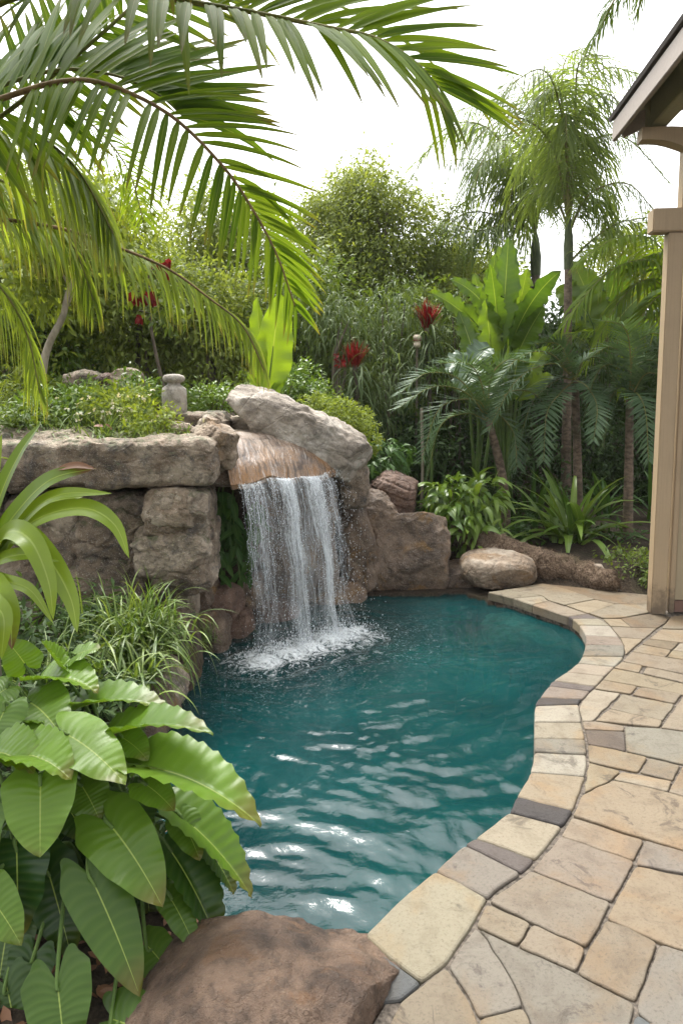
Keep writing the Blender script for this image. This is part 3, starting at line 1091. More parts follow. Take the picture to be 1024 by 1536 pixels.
prock('orange tinted rough stone knob set high in the squared block', (214, 738, 296, 792), 4.06, 0.16, 'rock_tan', seed=41, n=4, chops=9, depth=0.9, amp=0.16, strata=0.05, sub=5)
prock('tan angular spout rock between the ledge and the sheet of falling water', (281, 634, 348, 704), 4.35, 0.24, 'rock_tan', seed=9, n=2.5, chops=13, depth=0.80, amp=0.12, rot=(0, 12, 20), grow=1.22, fac=0.10)
prock('shaded brown shelf stone below the tan spout rock', (292, 694, 372, 730), 4.5, 0.3, 'rock_brown', seed=14, n=4, chops=5, depth=0.95, amp=0.1)
c, h = rpx(338, 607, 545, 690, 5.05, 0.36)
rock('large pale boulder leaning over the far side of the waterfall lip', c + np.array([0.03, 0.28, -0.02]), (0.60, 0.36, 0.20), 'rock_pale', cat='boulder', name='boulder', seed=27, n=3.4, chops=8, depth=0.88, amp=0.12, fac=0.05, rot=(0, 27, 8))
prock('grey standing stone under the pale boulder beside the falling water', (510, 698, 552, 762), 5.38, 0.16, 'rock_grey', seed=16, n=4.5, chops=4, depth=1.0, amp=0.09)
prock('rusty flat stone tucked under the planted bank near the spout rock', (225, 634, 282, 668), 4.62, 0.12, 'rock_tan', seed=18, n=3, chops=6, depth=0.9)
prock('flat grey stepping slab in front of the stone urn', (262, 620, 334, 645), 5.0, 0.26, 'rock_grey', cat='slab', name='stone_slab', seed=19, n=6, chops=2, depth=1, amp=0.05, sub=5)
prock('flat blue grey slab behind the waterfall lip', (318, 626, 398, 650), 5.35, 0.25, 'rock_grey', cat='slab', name='stone_slab', seed=20, n=6, chops=2, depth=1, amp=0.05, sub=5)
for k, (bx, lb) in enumerate([((92, 556, 146, 588), 'rounded grey stone among the bank plants nearest the slanting trunk'), ((140, 560, 170, 584), 'small brown stone in the middle of three on the planted bank'), ((160, 553, 205, 584), 'pinkish stone of three on the planted bank, closest to the urn')]):
    prock(lb, bx, 6.3, 0.18, ('rock_grey', 'rock_red', 'rock_tan')[k], seed=50 + k, n=2.8, chops=5, sub=5, group=None)
# behind the fall
prock('dark wet back wall rock behind the falling water', (372, 700, 500, 905), 5.42, 0.2, 'rock_brown', seed=60, n=3.5, chops=6, depth=0.95, amp=0.16)
for k, (bx, Yd, mt, lb) in enumerate([
        ((296, 888, 356, 945), 4.72, 'rock_red', 'rounded reddish rock at the waterline below the creeper hollow'), ((352, 872, 392, 918), 5.0, 'rock_brown', 'small brown rock beside the falling water, above the waterline rocks'),
        ((352, 908, 442, 948), 5.1, 'rock_red', 'low reddish waterline rock partly behind the falling water'), ((268, 875, 316, 925), 4.6, 'rock_brown', 'narrow dark rock wedged under the squared block'),
        ((232, 885, 288, 950), 4.35, 'rock_grey', 'grey rock directly below the squared block near the grass clump'), ((330, 925, 375, 975), 4.75, 'rock_red', 'reddish rock dipping into the water beside the small grass tuft'),
        ((275, 930, 335, 1000), 4.45, 'rock_brown', 'dark brown rock at the waterline carrying the small grass tuft'), ((225, 935, 285, 1070), 3.85, 'rock_rust', 'upright rusty rock on the waterline beside the big grass clump'),
        ((140, 1000, 262, 1090), 3.5, 'rock_grey', 'rough grey bank rock above the arching rippled leaves'), ((125, 1055, 250, 1150), 3.2, 'rock_brown', 'bank rock at the water partly covered by rippled leaves'),
        ((440, 880, 545, 925), 5.55, 'rock_brown', 'low wet rock behind the splash')]):
    prock(lb, bx, Yd, 0.2, mt, seed=70 + k * 3, n=2.8, chops=7, depth=0.86, amp=0.13, sub=5, grow=1.12)
# far side of the pool
prock('large upright brown boulder with ochre stains at the far pool edge', (556, 772, 674, 905), 5.85, 0.3, 'rock_brown', cat='boulder', name='boulder', seed=92, n=4.6, chops=7, depth=0.97, amp=0.11, grow=1.05, fac=0.03, micro=0.7, rot=(-6, 3, 0))
prock('narrow dark boulder between the spray and the large upright boulder', (508, 752, 566, 905), 5.75, 0.26, 'rock_brown', cat='boulder', name='boulder', seed=94, n=3.4, chops=6, depth=0.9, amp=0.12, rot=(0, -6, 0))
prock('rounded brown boulder leaning on top of the upright boulder', (520, 745, 600, 830), 5.98, 0.22, 'rock_brown', cat='boulder', name='boulder', seed=97, n=2.8, chops=6, depth=0.9, amp=0.12, rot=(0, 25, 0))
prock('reddish ridged boulder topmost of the pile at the far edge', (552, 716, 636, 786), 6.25, 0.3, 'rock_red', cat='boulder', name='boulder', seed=101, n=2.6, chops=6, depth=0.88, amp=0.12, rot=(0, 14, 0), strata=0.09)
prock('small square brown rock between the upright boulder and the pale rounded one', (664, 853, 716, 902), 5.95, 0.2, 'rock_brown', seed=104, n=4, chops=5, depth=0.95, amp=0.1, sub=5)
prock('pale rounded boulder resting on the far end of the coping', (698, 836, 812, 890), 5.72, 0.3, 'rock_tan', cat='boulder', name='boulder', seed=107, n=2.6, chops=3, depth=0.95, amp=0.09, grow=1.05, fac=0.012, micro=0.5)
# foreground and under water
rock('rust brown boulder with a flat top at the near pool corner', (-0.178, 1.765, -0.152), (0.378, 0.29, 0.25), 'rock_rust', cat='boulder', name='boulder', seed=121, n=4.6, chops=8, depth=0.92, warp=lambda q: q * np.stack([0 * q[:, 0] + 1, 0 * q[:, 0] + 1, 1 - 0.34 * smooth(-0.10, -0.36, q[:, 0]) - 0.16 * smooth(0.2, 0.38, q[:, 0])], 1), amp=0.11, fac=0.035, micro=0.35, rot=(3, 3, -12))
prock('submerged grey stone step under the water by the far coping', (742, 935, 868, 985), 4.9, 0.34, 'rock_grey', cat='stone step', name='stone_step', seed=117, n=4, chops=4, depth=0.97, amp=0.08, sub=5)
bpy.data.objects['stone_step'].location.z = -0.095

# ================================================================ waterfall lip, sheet and falling water
FL, FR = P(356, 722, 4.42), P(497, 705, 4.97)
BL, BR = P(322, 645, 4.9), P(452, 640, 5.45)


def lip_pt(u, v, lift=0.0):
    b = BL + (BR - BL) * u[..., None]
    f = FL + (FR - FL) * u[..., None]
    p = b + (f - b) * v[..., None]
    zz = b[..., 2] + (f[..., 2] - b[..., 2]) * (0.12 * v + 0.88 * v ** 2.6)
    p = p.copy()
    p[..., 2] = zz + lift
    # the nose rolls over and its edge is uneven
    p[..., 2] -= 0.022 * smooth(0.86, 1.0, v) + 0.014 * v ** 6 * np.sin(u * 13 + 0.6) * np.sin(u * 5)
    # rippled front edge
    p[..., 1] -= 0.03 * v * np.sin(u * 9 + 1) * (v > 0.5)
    return p


nu_, nv_ = 90, 44
u, v = np.meshgrid(np.linspace(-0.06, 1.05, nu_), np.linspace(0, 1, nv_))
streak = fbm(np.stack([u * 16, v * 0.7, 0 * u], -1), 4)
lump = fbm(np.stack([u * 3, v * 3, 0 * u + 5], -1), 3)
top = lip_pt(u, v, 0.010 * streak + 0.022 * lump)
bot = top.copy()
bot[..., 2] -= 0.035 + 0.10 * (1 - v) ** 0.6
bot[..., 1] += 0.03 * v
lm = MB()
k = np.arange(nv_ - 1)[:, None] * nu_
l = np.arange(nu_ - 1)[None, :]
q = np.stack([k + l, k + nu_ + l, k + nu_ + l + 1, k + l + 1], -1).reshape(-1, 4)
att = np.stack([u, v, 0.5 + 0.5 * streak, 0 * u], -1).reshape(-1, 4)
lm.add(top.reshape(-1, 3), q, att)
lm.add(bot.reshape(-1, 3), q[:, ::-1], att)
N_ = nu_ * nv_
rim = list(range(nu_)) + [r * nu_ + nu_ - 1 for r in range(1, nv_)] + [N_ - 1 - c for c in range(1, nu_)] + [r * nu_ for r in range(nv_ - 2, 0, -1)]
rim = np.array(rim)
both = np.concatenate([top.reshape(-1, 3)[rim], bot.reshape(-1, 3)[rim]])
nr = len(rim)
i = np.arange(nr)
lm.add(both, np.stack([i, (i + 1) % nr, nr + (i + 1) % nr, nr + i], 1), np.concatenate([att[rim], att[rim]]))


def lip_mat():
    T = NT('wet streaked lip stone')
    a, u_, v_, s_ = T.att()
    tc = T.t.nodes.new('ShaderNodeTexCoord')
    O = tc.outputs['Object']
    cmb = T.t.nodes.new('ShaderNodeCombineXYZ')
    wig = T.noise(O, 7, 3)
    T.l(T.math('ADD', T.math('MULTIPLY', u_, 38.0), T.math('MULTIPLY', wig, 3.0)), cmb.inputs[0])
    T.l(T.math('MULTIPLY', v_, 4.5), cmb.inputs[1])
    s = T.noise(cmb.outputs[0], 1.0, 5, 0.65, 0.3)
    n1 = T.noise(O, 6, 5, 0.65)
    n2 = T.noise(O, 75, 5, 0.75)
    col = T.ramp(n1, [(0.34, (0.09, 0.06, 0.042, 1)), (0.47, (0.25, 0.18, 0.13, 1)), (0.58, (0.34, 0.275, 0.22, 1)), (0.68, (0.31, 0.16, 0.045, 1))])
    col = T.mix(T.math('MULTIPLY', T.maprange(v_, 0.45, 0.9), T.maprange(n1, 0.35, 0.6)), col, (0.24, 0.115, 0.03, 1))
    col = T.mix(T.maprange(s, 0.47, 0.38, 0, 0.7), col, (0.035, 0.024, 0.018, 1))
    col = T.mix(T.maprange(s, 0.54, 0.64, 0, 0.6), col, (0.50, 0.45, 0.41, 1))
    col = T.mix(T.maprange(n2, 0.50, 0.66, 0, 0.75), col, (0.075, 0.045, 0.027, 1))
    h = T.math('ADD', s, T.math('MULTIPLY', n2, 0.35))
    b = T.pbsdf(col, 0.38, 0.5, T.bump(h, 0.9, 0.02))
    b.inputs['Coat Weight'].default_value = 0.35
    b.inputs['Coat Roughness'].default_value = 0.12
    return T.done(b.outputs[0])


tag(lm.build('waterfall_lip', lip_mat()), 'curved wet lip stone with orange and white streaks where the water pours over', 'lip stone')


def fall_mat(alpha=True):
    T = NT('falling water')
    a, u_, v_, s_ = T.att()
    cmb = T.t.nodes.new('ShaderNodeCombineXYZ')
    T.l(T.math('MULTIPLY', u_, 60.0), cmb.inputs[0])
    T.l(T.math('MULTIPLY', v_, 3.4), cmb.inputs[1])
    T.l(T.math('MULTIPLY', s_, 9.0), cmb.inputs[2])
    s0 = T.noise(cmb.outputs[0], 1.0, 5, 0.7, 0.9)
    cm2 = T.t.nodes.new('ShaderNodeCombineXYZ')
    T.l(T.math('MULTIPLY', u_, 190.0), cm2.inputs[0])
    T.l(T.math('MULTIPLY', v_, 34.0), cm2.inputs[1])
    T.l(T.math('MULTIPLY', s_, 5.0), cm2.inputs[2])
    s1 = T.noise(cm2.outputs[0], 1.0, 3, 0.6, 0.5)
    s = T.math('ADD', T.math('MULTIPLY', s0, 0.62), T.math('MULTIPLY', s1, 0.38))
    p = T.pbsdf((0.86, 0.90, 0.93, 1), 0.18, 0.6, T.bump(s, 0.9, 0.01))
    tl = T.t.nodes.new('ShaderNodeBsdfTranslucent')
    tl.inputs[0].default_value = (0.85, 0.9, 0.93, 1)
    mm = T.t.nodes.new('ShaderNodeMixShader')
    mm.inputs[0].default_value = 0.35
    T.l(p.outputs[0], mm.inputs[1])
    T.l(tl.outputs[0], mm.inputs[2])
    tr = T.t.nodes.new('ShaderNodeBsdfTransparent')
    mx = T.t.nodes.new('ShaderNodeMixShader')
    if alpha:
        al = T.math('MULTIPLY', T.maprange(s, 0.42, 0.60), T.maprange(v_, 1.0, 0.5, 0.55, 1.0))
        al = T.math('MULTIPLY', T.math('MULTIPLY', al, 0.74), a.outputs['Alpha'])
    else:
        al = T.math('MULTIPLY', T.maprange(s, 0.3, 0.7, 0.25, 0.95), a.outputs['Alpha'])
    T.l(al, mx.inputs[0])
    T.l(tr.outputs[0], mx.inputs[1])
    T.l(mm.outputs[0], mx.inputs[2])
    return T.done(mx.outputs[0])


M['fall'], M['strand'] = fall_mat(True), fall_mat(False)
FLOW = nrm(np.array([0.72, -0.70, 0]))
wf = thing('waterfall', 'thin curtain of white water falling from the rock lip into the pool', 'waterfall', (-0.2, 4.6, WZ))


def fall_path(u0, n=40, spd=0.34, wob=0.012, seed=0.0, end=1.0):
    p0 = lip_pt(np.array([u0]), np.array([0.995]))[0]
    T_ = math.sqrt(2 * (p0[2] - WZ) / 9.8)
    t = np.linspace(0, T_ * end, n)
    p = p0[None] + FLOW[None] * (spd * t)[:, None]
    p[:, 2] -= 0.06 * t + 4.75 * t * t
    a = t / T_
    p[:, 0] += wob * a * (vnoise(np.c_[a * 7, 0 * a + seed, 0 * a]) + 0.5 * vnoise(np.c_[a * 19, 0 * a + seed, 0 * a + 4]))
    p[:, 1] += wob * a * vnoise(np.c_[a * 7, 0 * a + seed, 0 * a + 8])
    return p, a


sh = MB()
for (ua, ub, spd, dens, sd, conv) in [(0.0, 1.02, 0.30, 0.36, 1, 0.94), (0.0, 0.26, 0.36, 0.58, 2, 0.88), (0.3, 0.95, 0.36, 0.5, 11, 0.85), (0.36, 0.58, 0.40, 1.0, 3, 0.75), (0.40, 0.56, 0.44, 1.0, 4, 0.6), (0.44, 0.54, 0.48, 1.0, 8, 0.7), (0.66, 0.94, 0.40, 1.0, 5, 0.42), (0.70, 0.90, 0.44, 1.0, 6, 0.36), (0.74, 0.88, 0.48, 1.0, 9, 0.5), (0.90, 1.03, 0.52, 0.55, 7, 1.3)]:
    us = np.linspace(0.02 + ua * 0.92, 0.02 + ub * 0.92, max(6, int((ub - ua) * 60)))
    cols_ = []
    mid = (ua + ub) / 2
    for uu_ in us:
        p, a = fall_path(uu_, 40, spd * (1 + 0.18 * vnoise(np.array([[uu_ * 21, sd, 0]]))[0]), 0.035, seed=round(uu_ * 3, 1) + sd * 5)
        pm_, _ = fall_path(mid, 40, spd, 0.05, seed=sd * 5)
        f = (1 - (1 - conv) * a)[:, None]
        p[:, :2] = pm_[:, :2] + (p[:, :2] - pm_[:, :2]) * f
        p[:, 1] += 0.012 * vnoise(np.c_[np.full(len(a), uu_ * 30), a * 5, np.full(len(a), sd)])
        cols_.append(p)
    Pn = np.array(cols_)
    nu2, nt = Pn.shape[:2]
    a2 = np.zeros((nu2, nt, 4))
    a2[..., 0] = us[:, None]
    a2[..., 1] = np.linspace(0, 1, nt)[None]
    a2[..., 2] = sd / 7
    eu = np.linspace(0, 1, nu2)
    a2[..., 3] = dens * np.minimum(1, np.minimum(eu, 1 - eu) * 6 + 0.25)[:, None]
    k = np.arange(nu2 - 1)[:, None] * nt
    l = np.arange(nt - 1)[None]
    sh.add(Pn.reshape(-1, 3), np.stack([k + l, k + nt + l, k + nt + l + 1, k + l + 1], -1).reshape(-1, 4), a2.reshape(-1, 4))
sh.build('water_curtain', M['fall'], wf)

st = MB()
for k in range(46):
    c = rng.random()
    u0 = rng.uniform(0.0, 0.32) if c < 0.34 else rng.normal(0.46, 0.06) if c < 0.62 else rng.normal(0.80, 0.07) if c < 0.9 else rng.uniform(0, 1.03)
    u0 = float(np.clip(u0, 0, 1.03))
    e = rng.uniform(0.55, 1.0)
    p, a = fall_path(u0, 46, 0.34 * rng.uniform(0.8, 1.4), rng.uniform(0.015, 0.05), seed=k * 3.1, end=e)
    r = rng.uniform(0.0006, 0.0020) * (1 - 0.55 * a) * (0.65 + 0.6 * np.abs(vnoise(np.c_[a * 30, 0 * a + k, 0 * a])))
    nb = st.n
    tube(st, p, np.maximum(r, 0.0005), 5, 0, k / 90, cap=False)
    st.a[-1][:, 3] = np.repeat(1 - 0.4 * a, 5)
    st.a[-1][:, 0] = u0
st.build('water_strand', M['strand'], wf)


def drops(mb, pos, rad):
    D, Fc = ico(1)
    n = len(pos)
    V = pos[:, None, :] + D[None] * rad[:, None, None] * np.array([0.8, 0.8, 2.6])
    Fq = (np.arange(n)[:, None, None] * len(D) + Fc[None]).reshape(-1, 3)
    mb.add(V.reshape(-1, 3), Fq, np.array([0.5, 0.5, 0.5, 1]))


dm_ = MB()
pts = []
for k in range(1700):
    c = rng.random()
    u0 = rng.uniform(0, 1.0) if c < 0.45 else rng.uniform(0.8, 1.12)
    p, a = fall_path(float(np.clip(u0, 0, 1.04)), 24, 0.34 * rng.uniform(0.4, 1.9), 0.03, seed=k, end=1)
    i = int(23 * rng.random() ** 0.6)
    q = p[i] + rng.normal(0, 0.022 + 0.035 * (c > 0.45), 3) * np.array([1, 1, 0.6]) * (0.3 + a[i])
    if c > 0.45:
        q[0] += 0.10 * a[i] * rng.random()
    pts.append(q)
pts = np.array(pts)
pts = pts[pts[:, 2] > WZ]
drops(dm_, pts, rng.uniform(0.0007, 0.0021, len(pts)))
bead = []
for k in range(110):
    c = rng.random()
    u0 = rng.uniform(0.0, 0.34) if c < 0.34 else rng.normal(0.47, 0.05) if c < 0.62 else rng.normal(0.80, 0.06)
    p, a = fall_path(float(np.clip(u0, 0, 1.04)), 60, 0.34 * rng.uniform(0.75, 1.5), rng.uniform(0.015, 0.05), seed=k * 1.7)
    pk = catmull(p, 150)
    mm_ = rng.random(150) < 0.35 + 0.3 * vnoise(np.c_[np.arange(150) / 9., np.full(150, k), np.zeros(150)])
    bead.append(pk[mm_] + rng.normal(0, 0.004, (mm_.sum(), 3)))
bead = np.concatenate(bead)
drops(dm_, bead, rng.uniform(0.0006, 0.0017, len(bead)))
hp = HIT[rng.integers(0, 5, 1300)] + rng.normal(0, 0.12, (1300, 2)) * np.array([0.9, 0.7])
hz = WZ + 0.015 + np.abs(rng.normal(0, 0.035, 1300)) * np.where(rng.random(1300) < 0.2, 2.2, 0.7)
drops(dm_, np.c_[hp, hz], rng.uniform(0.0010, 0.0030, 1300))


def drop_mat():
    T = NT('white spray')
    return T.done(T.pbsdf((0.88, 0.92, 0.95, 1), 0.15, 0.6).outputs[0])


M['drop'] = drop_mat()
dm_.build('spray', M['drop'], wf)

# ================================================================ vegetation materials
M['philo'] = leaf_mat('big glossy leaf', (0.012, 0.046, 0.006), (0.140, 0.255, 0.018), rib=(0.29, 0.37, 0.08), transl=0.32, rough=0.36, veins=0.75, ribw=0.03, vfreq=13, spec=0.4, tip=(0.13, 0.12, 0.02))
M['strapleaf'] = leaf_mat('yellow green strap leaf', (0.09, 0.165, 0.014), (0.21, 0.29, 0.022), rib=(0.26, 0.34, 0.07), transl=0.38, rough=0.33, ribw=0.10, tip=(0.10, 0.035, 0.015))
M['grassy'] = leaf_mat('grassy blade', (0.045, 0.105, 0.014), (0.19, 0.26, 0.05), rib=(0.25, 0.31, 0.11), transl=0.3, rough=0.45, ribw=0.2)
M['palmleaf'] = leaf_mat('palm leaflet', (0.06, 0.115, 0.013), (0.165, 0.235, 0.026), rib=(0.18, 0.22, 0.06), transl=0.6, rough=0.55, ribw=0.08, tip=(0.12, 0.10, 0.035), tcol=(2.0, 1.85, 0.6), spec=0.07)
M['palmlight'] = leaf_mat('sunlit palm leaflet', (0.10, 0.165, 0.02), (0.22, 0.285, 0.05), rib=(0.22, 0.26, 0.08), transl=0.55, rough=0.45, ribw=0.08, tip=(0.16, 0.13, 0.05), tcol=(1.7, 1.6, 0.6), spec=0.3)  # lighter copy of the palm leaflet, sunlight put into its colour
M['queenleaf'] = leaf_mat('queen palm leaflet', (0.065, 0.11, 0.025), (0.17, 0.225, 0.06), transl=0.5, rough=0.5, spec=0.25, tcol=(1.7, 1.6, 0.7))
M['cycadleaf'] = leaf_mat('dark blue green palm leaflet', (0.036, 0.080, 0.034), (0.105, 0.170, 0.082), rib=(0.14, 0.19, 0.10), transl=0.25, rough=0.5, ribw=0.12, spec=0.25)
M['banana'] = leaf_mat('broad paddle leaf', (0.05, 0.11, 0.013), (0.145, 0.225, 0.024), rib=(0.24, 0.31, 0.07), transl=0.48, rough=0.36, veins=0.7, ribw=0.04, vfreq=18)
M['brightpaddle'] = leaf_mat('bright lime paddle leaf', (0.12, 0.21, 0.014), (0.20, 0.30, 0.02), rib=(0.28, 0.36, 0.07), transl=0.5, rough=0.4, veins=0.4, ribw=0.04, vfreq=18)
M['bananadark'] = leaf_mat('grey green paddle leaf', (0.06, 0.105, 0.06), (0.11, 0.165, 0.10), rib=(0.19, 0.25, 0.13), transl=0.25, rough=0.4, veins=0.6, ribw=0.04, vfreq=16)
M['bright'] = leaf_mat('bright shrub leaf', (0.07, 0.145, 0.018), (0.17, 0.26, 0.035), rib=(0.23, 0.30, 0.07), transl=0.3, rough=0.38, ribw=0.06)
M['mid'] = leaf_mat('mid green leaf', (0.06, 0.105, 0.016), (0.15, 0.205, 0.036), transl=0.38, rough=0.5, spec=0.3)
M['lime'] = leaf_mat('lime small leaf', (0.12, 0.17, 0.02), (0.25, 0.31, 0.055), transl=0.42, rough=0.55, spec=0.25)
M['olive'] = leaf_mat('olive airy leaf', (0.12, 0.165, 0.03), (0.26, 0.31, 0.085), transl=0.48, rough=0.6, spec=0.2)
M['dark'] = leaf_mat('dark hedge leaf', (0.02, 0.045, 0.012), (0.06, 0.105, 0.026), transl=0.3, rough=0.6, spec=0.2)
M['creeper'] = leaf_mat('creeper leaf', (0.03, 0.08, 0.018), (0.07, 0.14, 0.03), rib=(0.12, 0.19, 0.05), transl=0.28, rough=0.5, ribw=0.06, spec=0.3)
M['grey'] = leaf_mat('grey green drooping leaf', (0.06, 0.10, 0.035), (0.145, 0.195, 0.075), transl=0.35, rough=0.55, spec=0.25)
M['red'] = leaf_mat('red bract', (0.12, 0.008, 0.007), (0.27, 0.020, 0.016), transl=0.25, rough=0.55, tcol=(1.3, 0.9, 0.9), spec=0.2)
M['cream'] = leaf_mat('cream flower', (0.45, 0.42, 0.30), (0.62, 0.58, 0.50), transl=0.3, rough=0.6)
M['deadleaf'] = leaf_mat('dry brown leaf', (0.12, 0.05, 0.022), (0.22, 0.10, 0.045), transl=0.2, rough=0.6)
M['rachis'] = bark_mat('green palm stalk', (0.10, 0.12, 0.03), (0.20, 0.17, 0.06))
M['rachis_brown'] = bark_mat('brown palm stalk', (0.12, 0.075, 0.035), (0.24, 0.16, 0.075))
M['stalk'] = bark_mat('green leaf stalk', (0.06, 0.11, 0.025), (0.11, 0.17, 0.04))
M['bark'] = bark_mat('grey brown bark', (0.07, 0.055, 0.04), (0.19, 0.155, 0.12))
M['palmbark'] = bark_mat('ringed palm bark', (0.075, 0.055, 0.04), (0.21, 0.155, 0.115), ring=26)
M['palebark'] = bark_mat('pale smooth bark', (0.19, 0.16, 0.115), (0.34, 0.30, 0.23))
M['crownshaft'] = bark_mat('green crown shaft', (0.045, 0.06, 0.03), (0.10, 0.115, 0.06))


def T3(*a):
    return [P(*q) for q in a]


# ================================================================ queen palms over the far bed
def feather_palm(label, base, top, tr, fr, ctrl_list, name='palm_tree', cat='palm', Lm=0.5, W=0.022, n=60, leaf='queenleaf', shaft=0.5, droop=2.2, a0=75, a1=35, vt=0.1, jit=0.3, mat_r='rachis', bark='palmbark', group=None, lean=0.0, r0=0.016, nu=5):
    th = thing(name, label, cat, base, group)
    base, top = np.asarray(base, float), np.asarray(top, float)
    mb = MB()
    mid = (base + top) / 2 + np.array([lean, 0, 0])
    pts = catmull([base - np.array([0, 0, 0.15]), mid, top], 46)
    rr = np.linspace(tr, tr * 0.72, 46) * (1 + 0.03 * (np.arange(46) % 2) + 0.03 * rng.normal(size=46)) + tr * 0.5 * np.exp(-np.linspace(0, 9, 46))
    tube(mb, pts, rr, 12, 0, 0.5)
    mb.build('trunk', M[bark], th)
    if shaft:
        cs = MB()
        d = nrm(top - mid)
        tube(cs, np.array([top - d * 0.03, top + d * shaft * 0.4, top + d * shaft * 0.8, top + d * shaft]), [tr * 0.85, tr * 0.95, tr * 0.6, tr * 0.25], 10)
        cs.build('crown_shaft', M['crownshaft'], th)
    for c in ctrl_list:
        fb, kb = MB(), MB()
        upv = (0, 0, 1)
        frond(fb, c, n, Lm * rng.uniform(0.88, 1.1), W, droop, a0, a1, upv, vt, r0, 0.10, rng.uniform(0.25, 0.75), jit, nu=nu, fold=0.12, tipmin=0.45, stalk=kb)
        kb.build('stalk', M[mat_r], fb.build('frond', M[leaf], th))
    return th


def fan(c, lst, Y, yj=1.0):
    """frond control points from pixel lists round a crown, spread a little in depth"""
    out = []
    for k, q in enumerate(lst):
        dy = rng.uniform(-yj * 1.5, yj * .4) if yj < .6 else rng.uniform(-yj, yj)
        m = len(q)
        out.append([P(x, y, Y + dy * (i / (m - 1))) for i, (x, y) in enumerate(q)])
    return out


q1 = fan(None, [
    [(854, 330), (856, 200), (900, 105), (985, 118)], [(854, 330), (872, 225), (935, 205), (1005, 275)], [(852, 330), (845, 190), (815, 105), (745, 140)],
    [(852, 330), (826, 215), (765, 175), (690, 225)], [(854, 330), (862, 160), (872, 88), (925, 85)], [(855, 340), (885, 290), (940, 275), (985, 320)],
    [(852, 330), (838, 235), (790, 225), (755, 330)], [(854, 330), (868, 235), (900, 225), (918, 330)], [(853, 330), (848, 200), (835, 130), (800, 150)],
    [(854, 330), (858, 210), (880, 160), (905, 200)], [(853, 330), (850, 230), (848, 170), (850, 210)], [(853, 345), (830, 290), (800, 290), (785, 370)],
    [(855, 345), (876, 300), (900, 310), (915, 380)], [(855, 392), (885, 362), (925, 335), (975, 325)], [(853, 335), (842, 150), (850, 85), (880, 70)], [(853, 335), (866, 180), (910, 140), (950, 190)]], 8.5, 1.2)
b1 = G(848, 812, 0.1) * np.array([1, 1, 1])
feather_palm('tall feathery palm with slim ringed brown trunk, nearer of two over the far bed', P(848, 775, 8.5) * [1, 1, 0] + [0, 0, 0.15], P(852, 400, 8.5), 0.06, 0, q1, Lm=0.60, W=0.017, n=64, shaft=0.62, group='feathery tall palms')
q2 = fan(None, [
    [(803, 345), (768, 230), (700, 185), (615, 250)], [(803, 345), (760, 290), (700, 300), (650, 350)], [(803, 345), (788, 210), (755, 150), (690, 165)],
    [(803, 345), (780, 310), (735, 330), (690, 400)], [(803, 345), (830, 230), (870, 230), (915, 300)], [(803, 345), (800, 190), (820, 130), (860, 120)],
    [(803, 345), (790, 230), (740, 215), (705, 290)], [(803, 345), (800, 220), (790, 150), (765, 110)], [(803, 345), (785, 280), (760, 270), (745, 350)], [(803, 350), (770, 330), (720, 345), (660, 330)], [(803, 350), (770, 270), (720, 240), (665, 240)], [(803, 350), (812, 250), (830, 210), (850, 260)], [(803, 345), (745, 205), (672, 190), (608, 280)], [(803, 350), (755, 325), (692, 322), (636, 385)], [(803, 345), (770, 250), (715, 250), (668, 330)]], 10.5, 1.2)
feather_palm('feathery palm standing farther back, its grey trunk partly hidden by the upright paddle leaves', P(804, 700, 10.5) * [1, 1, 0] + [0, 0, 0.3], P(803, 410, 10.5), 0.085, 0, q2, Lm=0.75, W=0.024, n=72, shaft=0.6, bark='bark', group='feathery tall palms')

# palm whose leaf hangs in from above the pavilion roof
q3 = [T3((1075, -60, 5.6), (1010, -70, 5.5), (935, -20, 5.4), (890, 62, 5.3)), T3((1075, -60, 5.6), (1040, -110, 5.6), (980, -75, 5.6), (955, 20, 5.6))]
feather_palm('palm with dark leaf tips hanging above the pavilion roof edge', np.array([4.6, 7.4, 0.1]), np.array([3.2, 6.0, 4.85]), 0.1, 0, q3, Lm=0.42, W=0.022, n=60, shaft=0, droop=1.6, leaf='palmleaf', a0=55, a1=20)


# ================================================================ fern palms in the bed
def cyc(label, basepx, toppx, Y, tr, lst, Lm=0.27, W=0.015, n=52, group='dark fern palms in the far bed', lean=0.0, name='fern_palm', cat='fern palm', leaf='cycadleaf', a0=78, a1=38, vt=0.25, yj=0.5, droop=0.18, bark='palmbark'):
    base = P(*basepx, Y)
    base[2] = gz(base[0], base[1]) - 0.02
    return feather_palm(label, base, P(*toppx, Y), tr, 0, fan(None, lst, Y, yj), name, cat, Lm, W, n, leaf, 0, droop, a0, a1, vt, 0.08, 'rachis', bark, group, lean, 0.009, 4)


cyc('fern palm with a leaning trunk and dark arching fronds near the pale boulder', (760, 806), (733, 632), 7.0, 0.05, [
    [(733, 632), (700, 590), (650, 580), (597, 612)], [(733, 632), (715, 600), (660, 612), (632, 690)], [(733, 632), (690, 570), (640, 560), (600, 590)], [(733, 632), (760, 590), (800, 590), (830, 630)],
    [(733, 632), (735, 570), (760, 540), (800, 545)], [(733, 632), (700, 620), (660, 640), (640, 720)], [(733, 632), (745, 620), (770, 650), (775, 700)], [(733, 632), (720, 570), (700, 545), (660, 545)]], lean=0.05)
cyc('fern palm with silvery drooping fronds in front of the tall palm trunk', (868, 815), (862, 570), 7.3, 0.05, [
    [(862, 570), (830, 545), (775, 570), (732, 645)], [(862, 570), (835, 570), (795, 610), (770, 705)], [(862, 570), (825, 530), (780, 535), (740, 580)], [(862, 570), (840, 590), (820, 620), (815, 690)],
    [(862, 570), (875, 540), (905, 540), (925, 580)], [(862, 570), (880, 580), (895, 610), (890, 660)], [(862, 570), (850, 535), (835, 515), (800, 515)]], W=0.02, Lm=0.26)
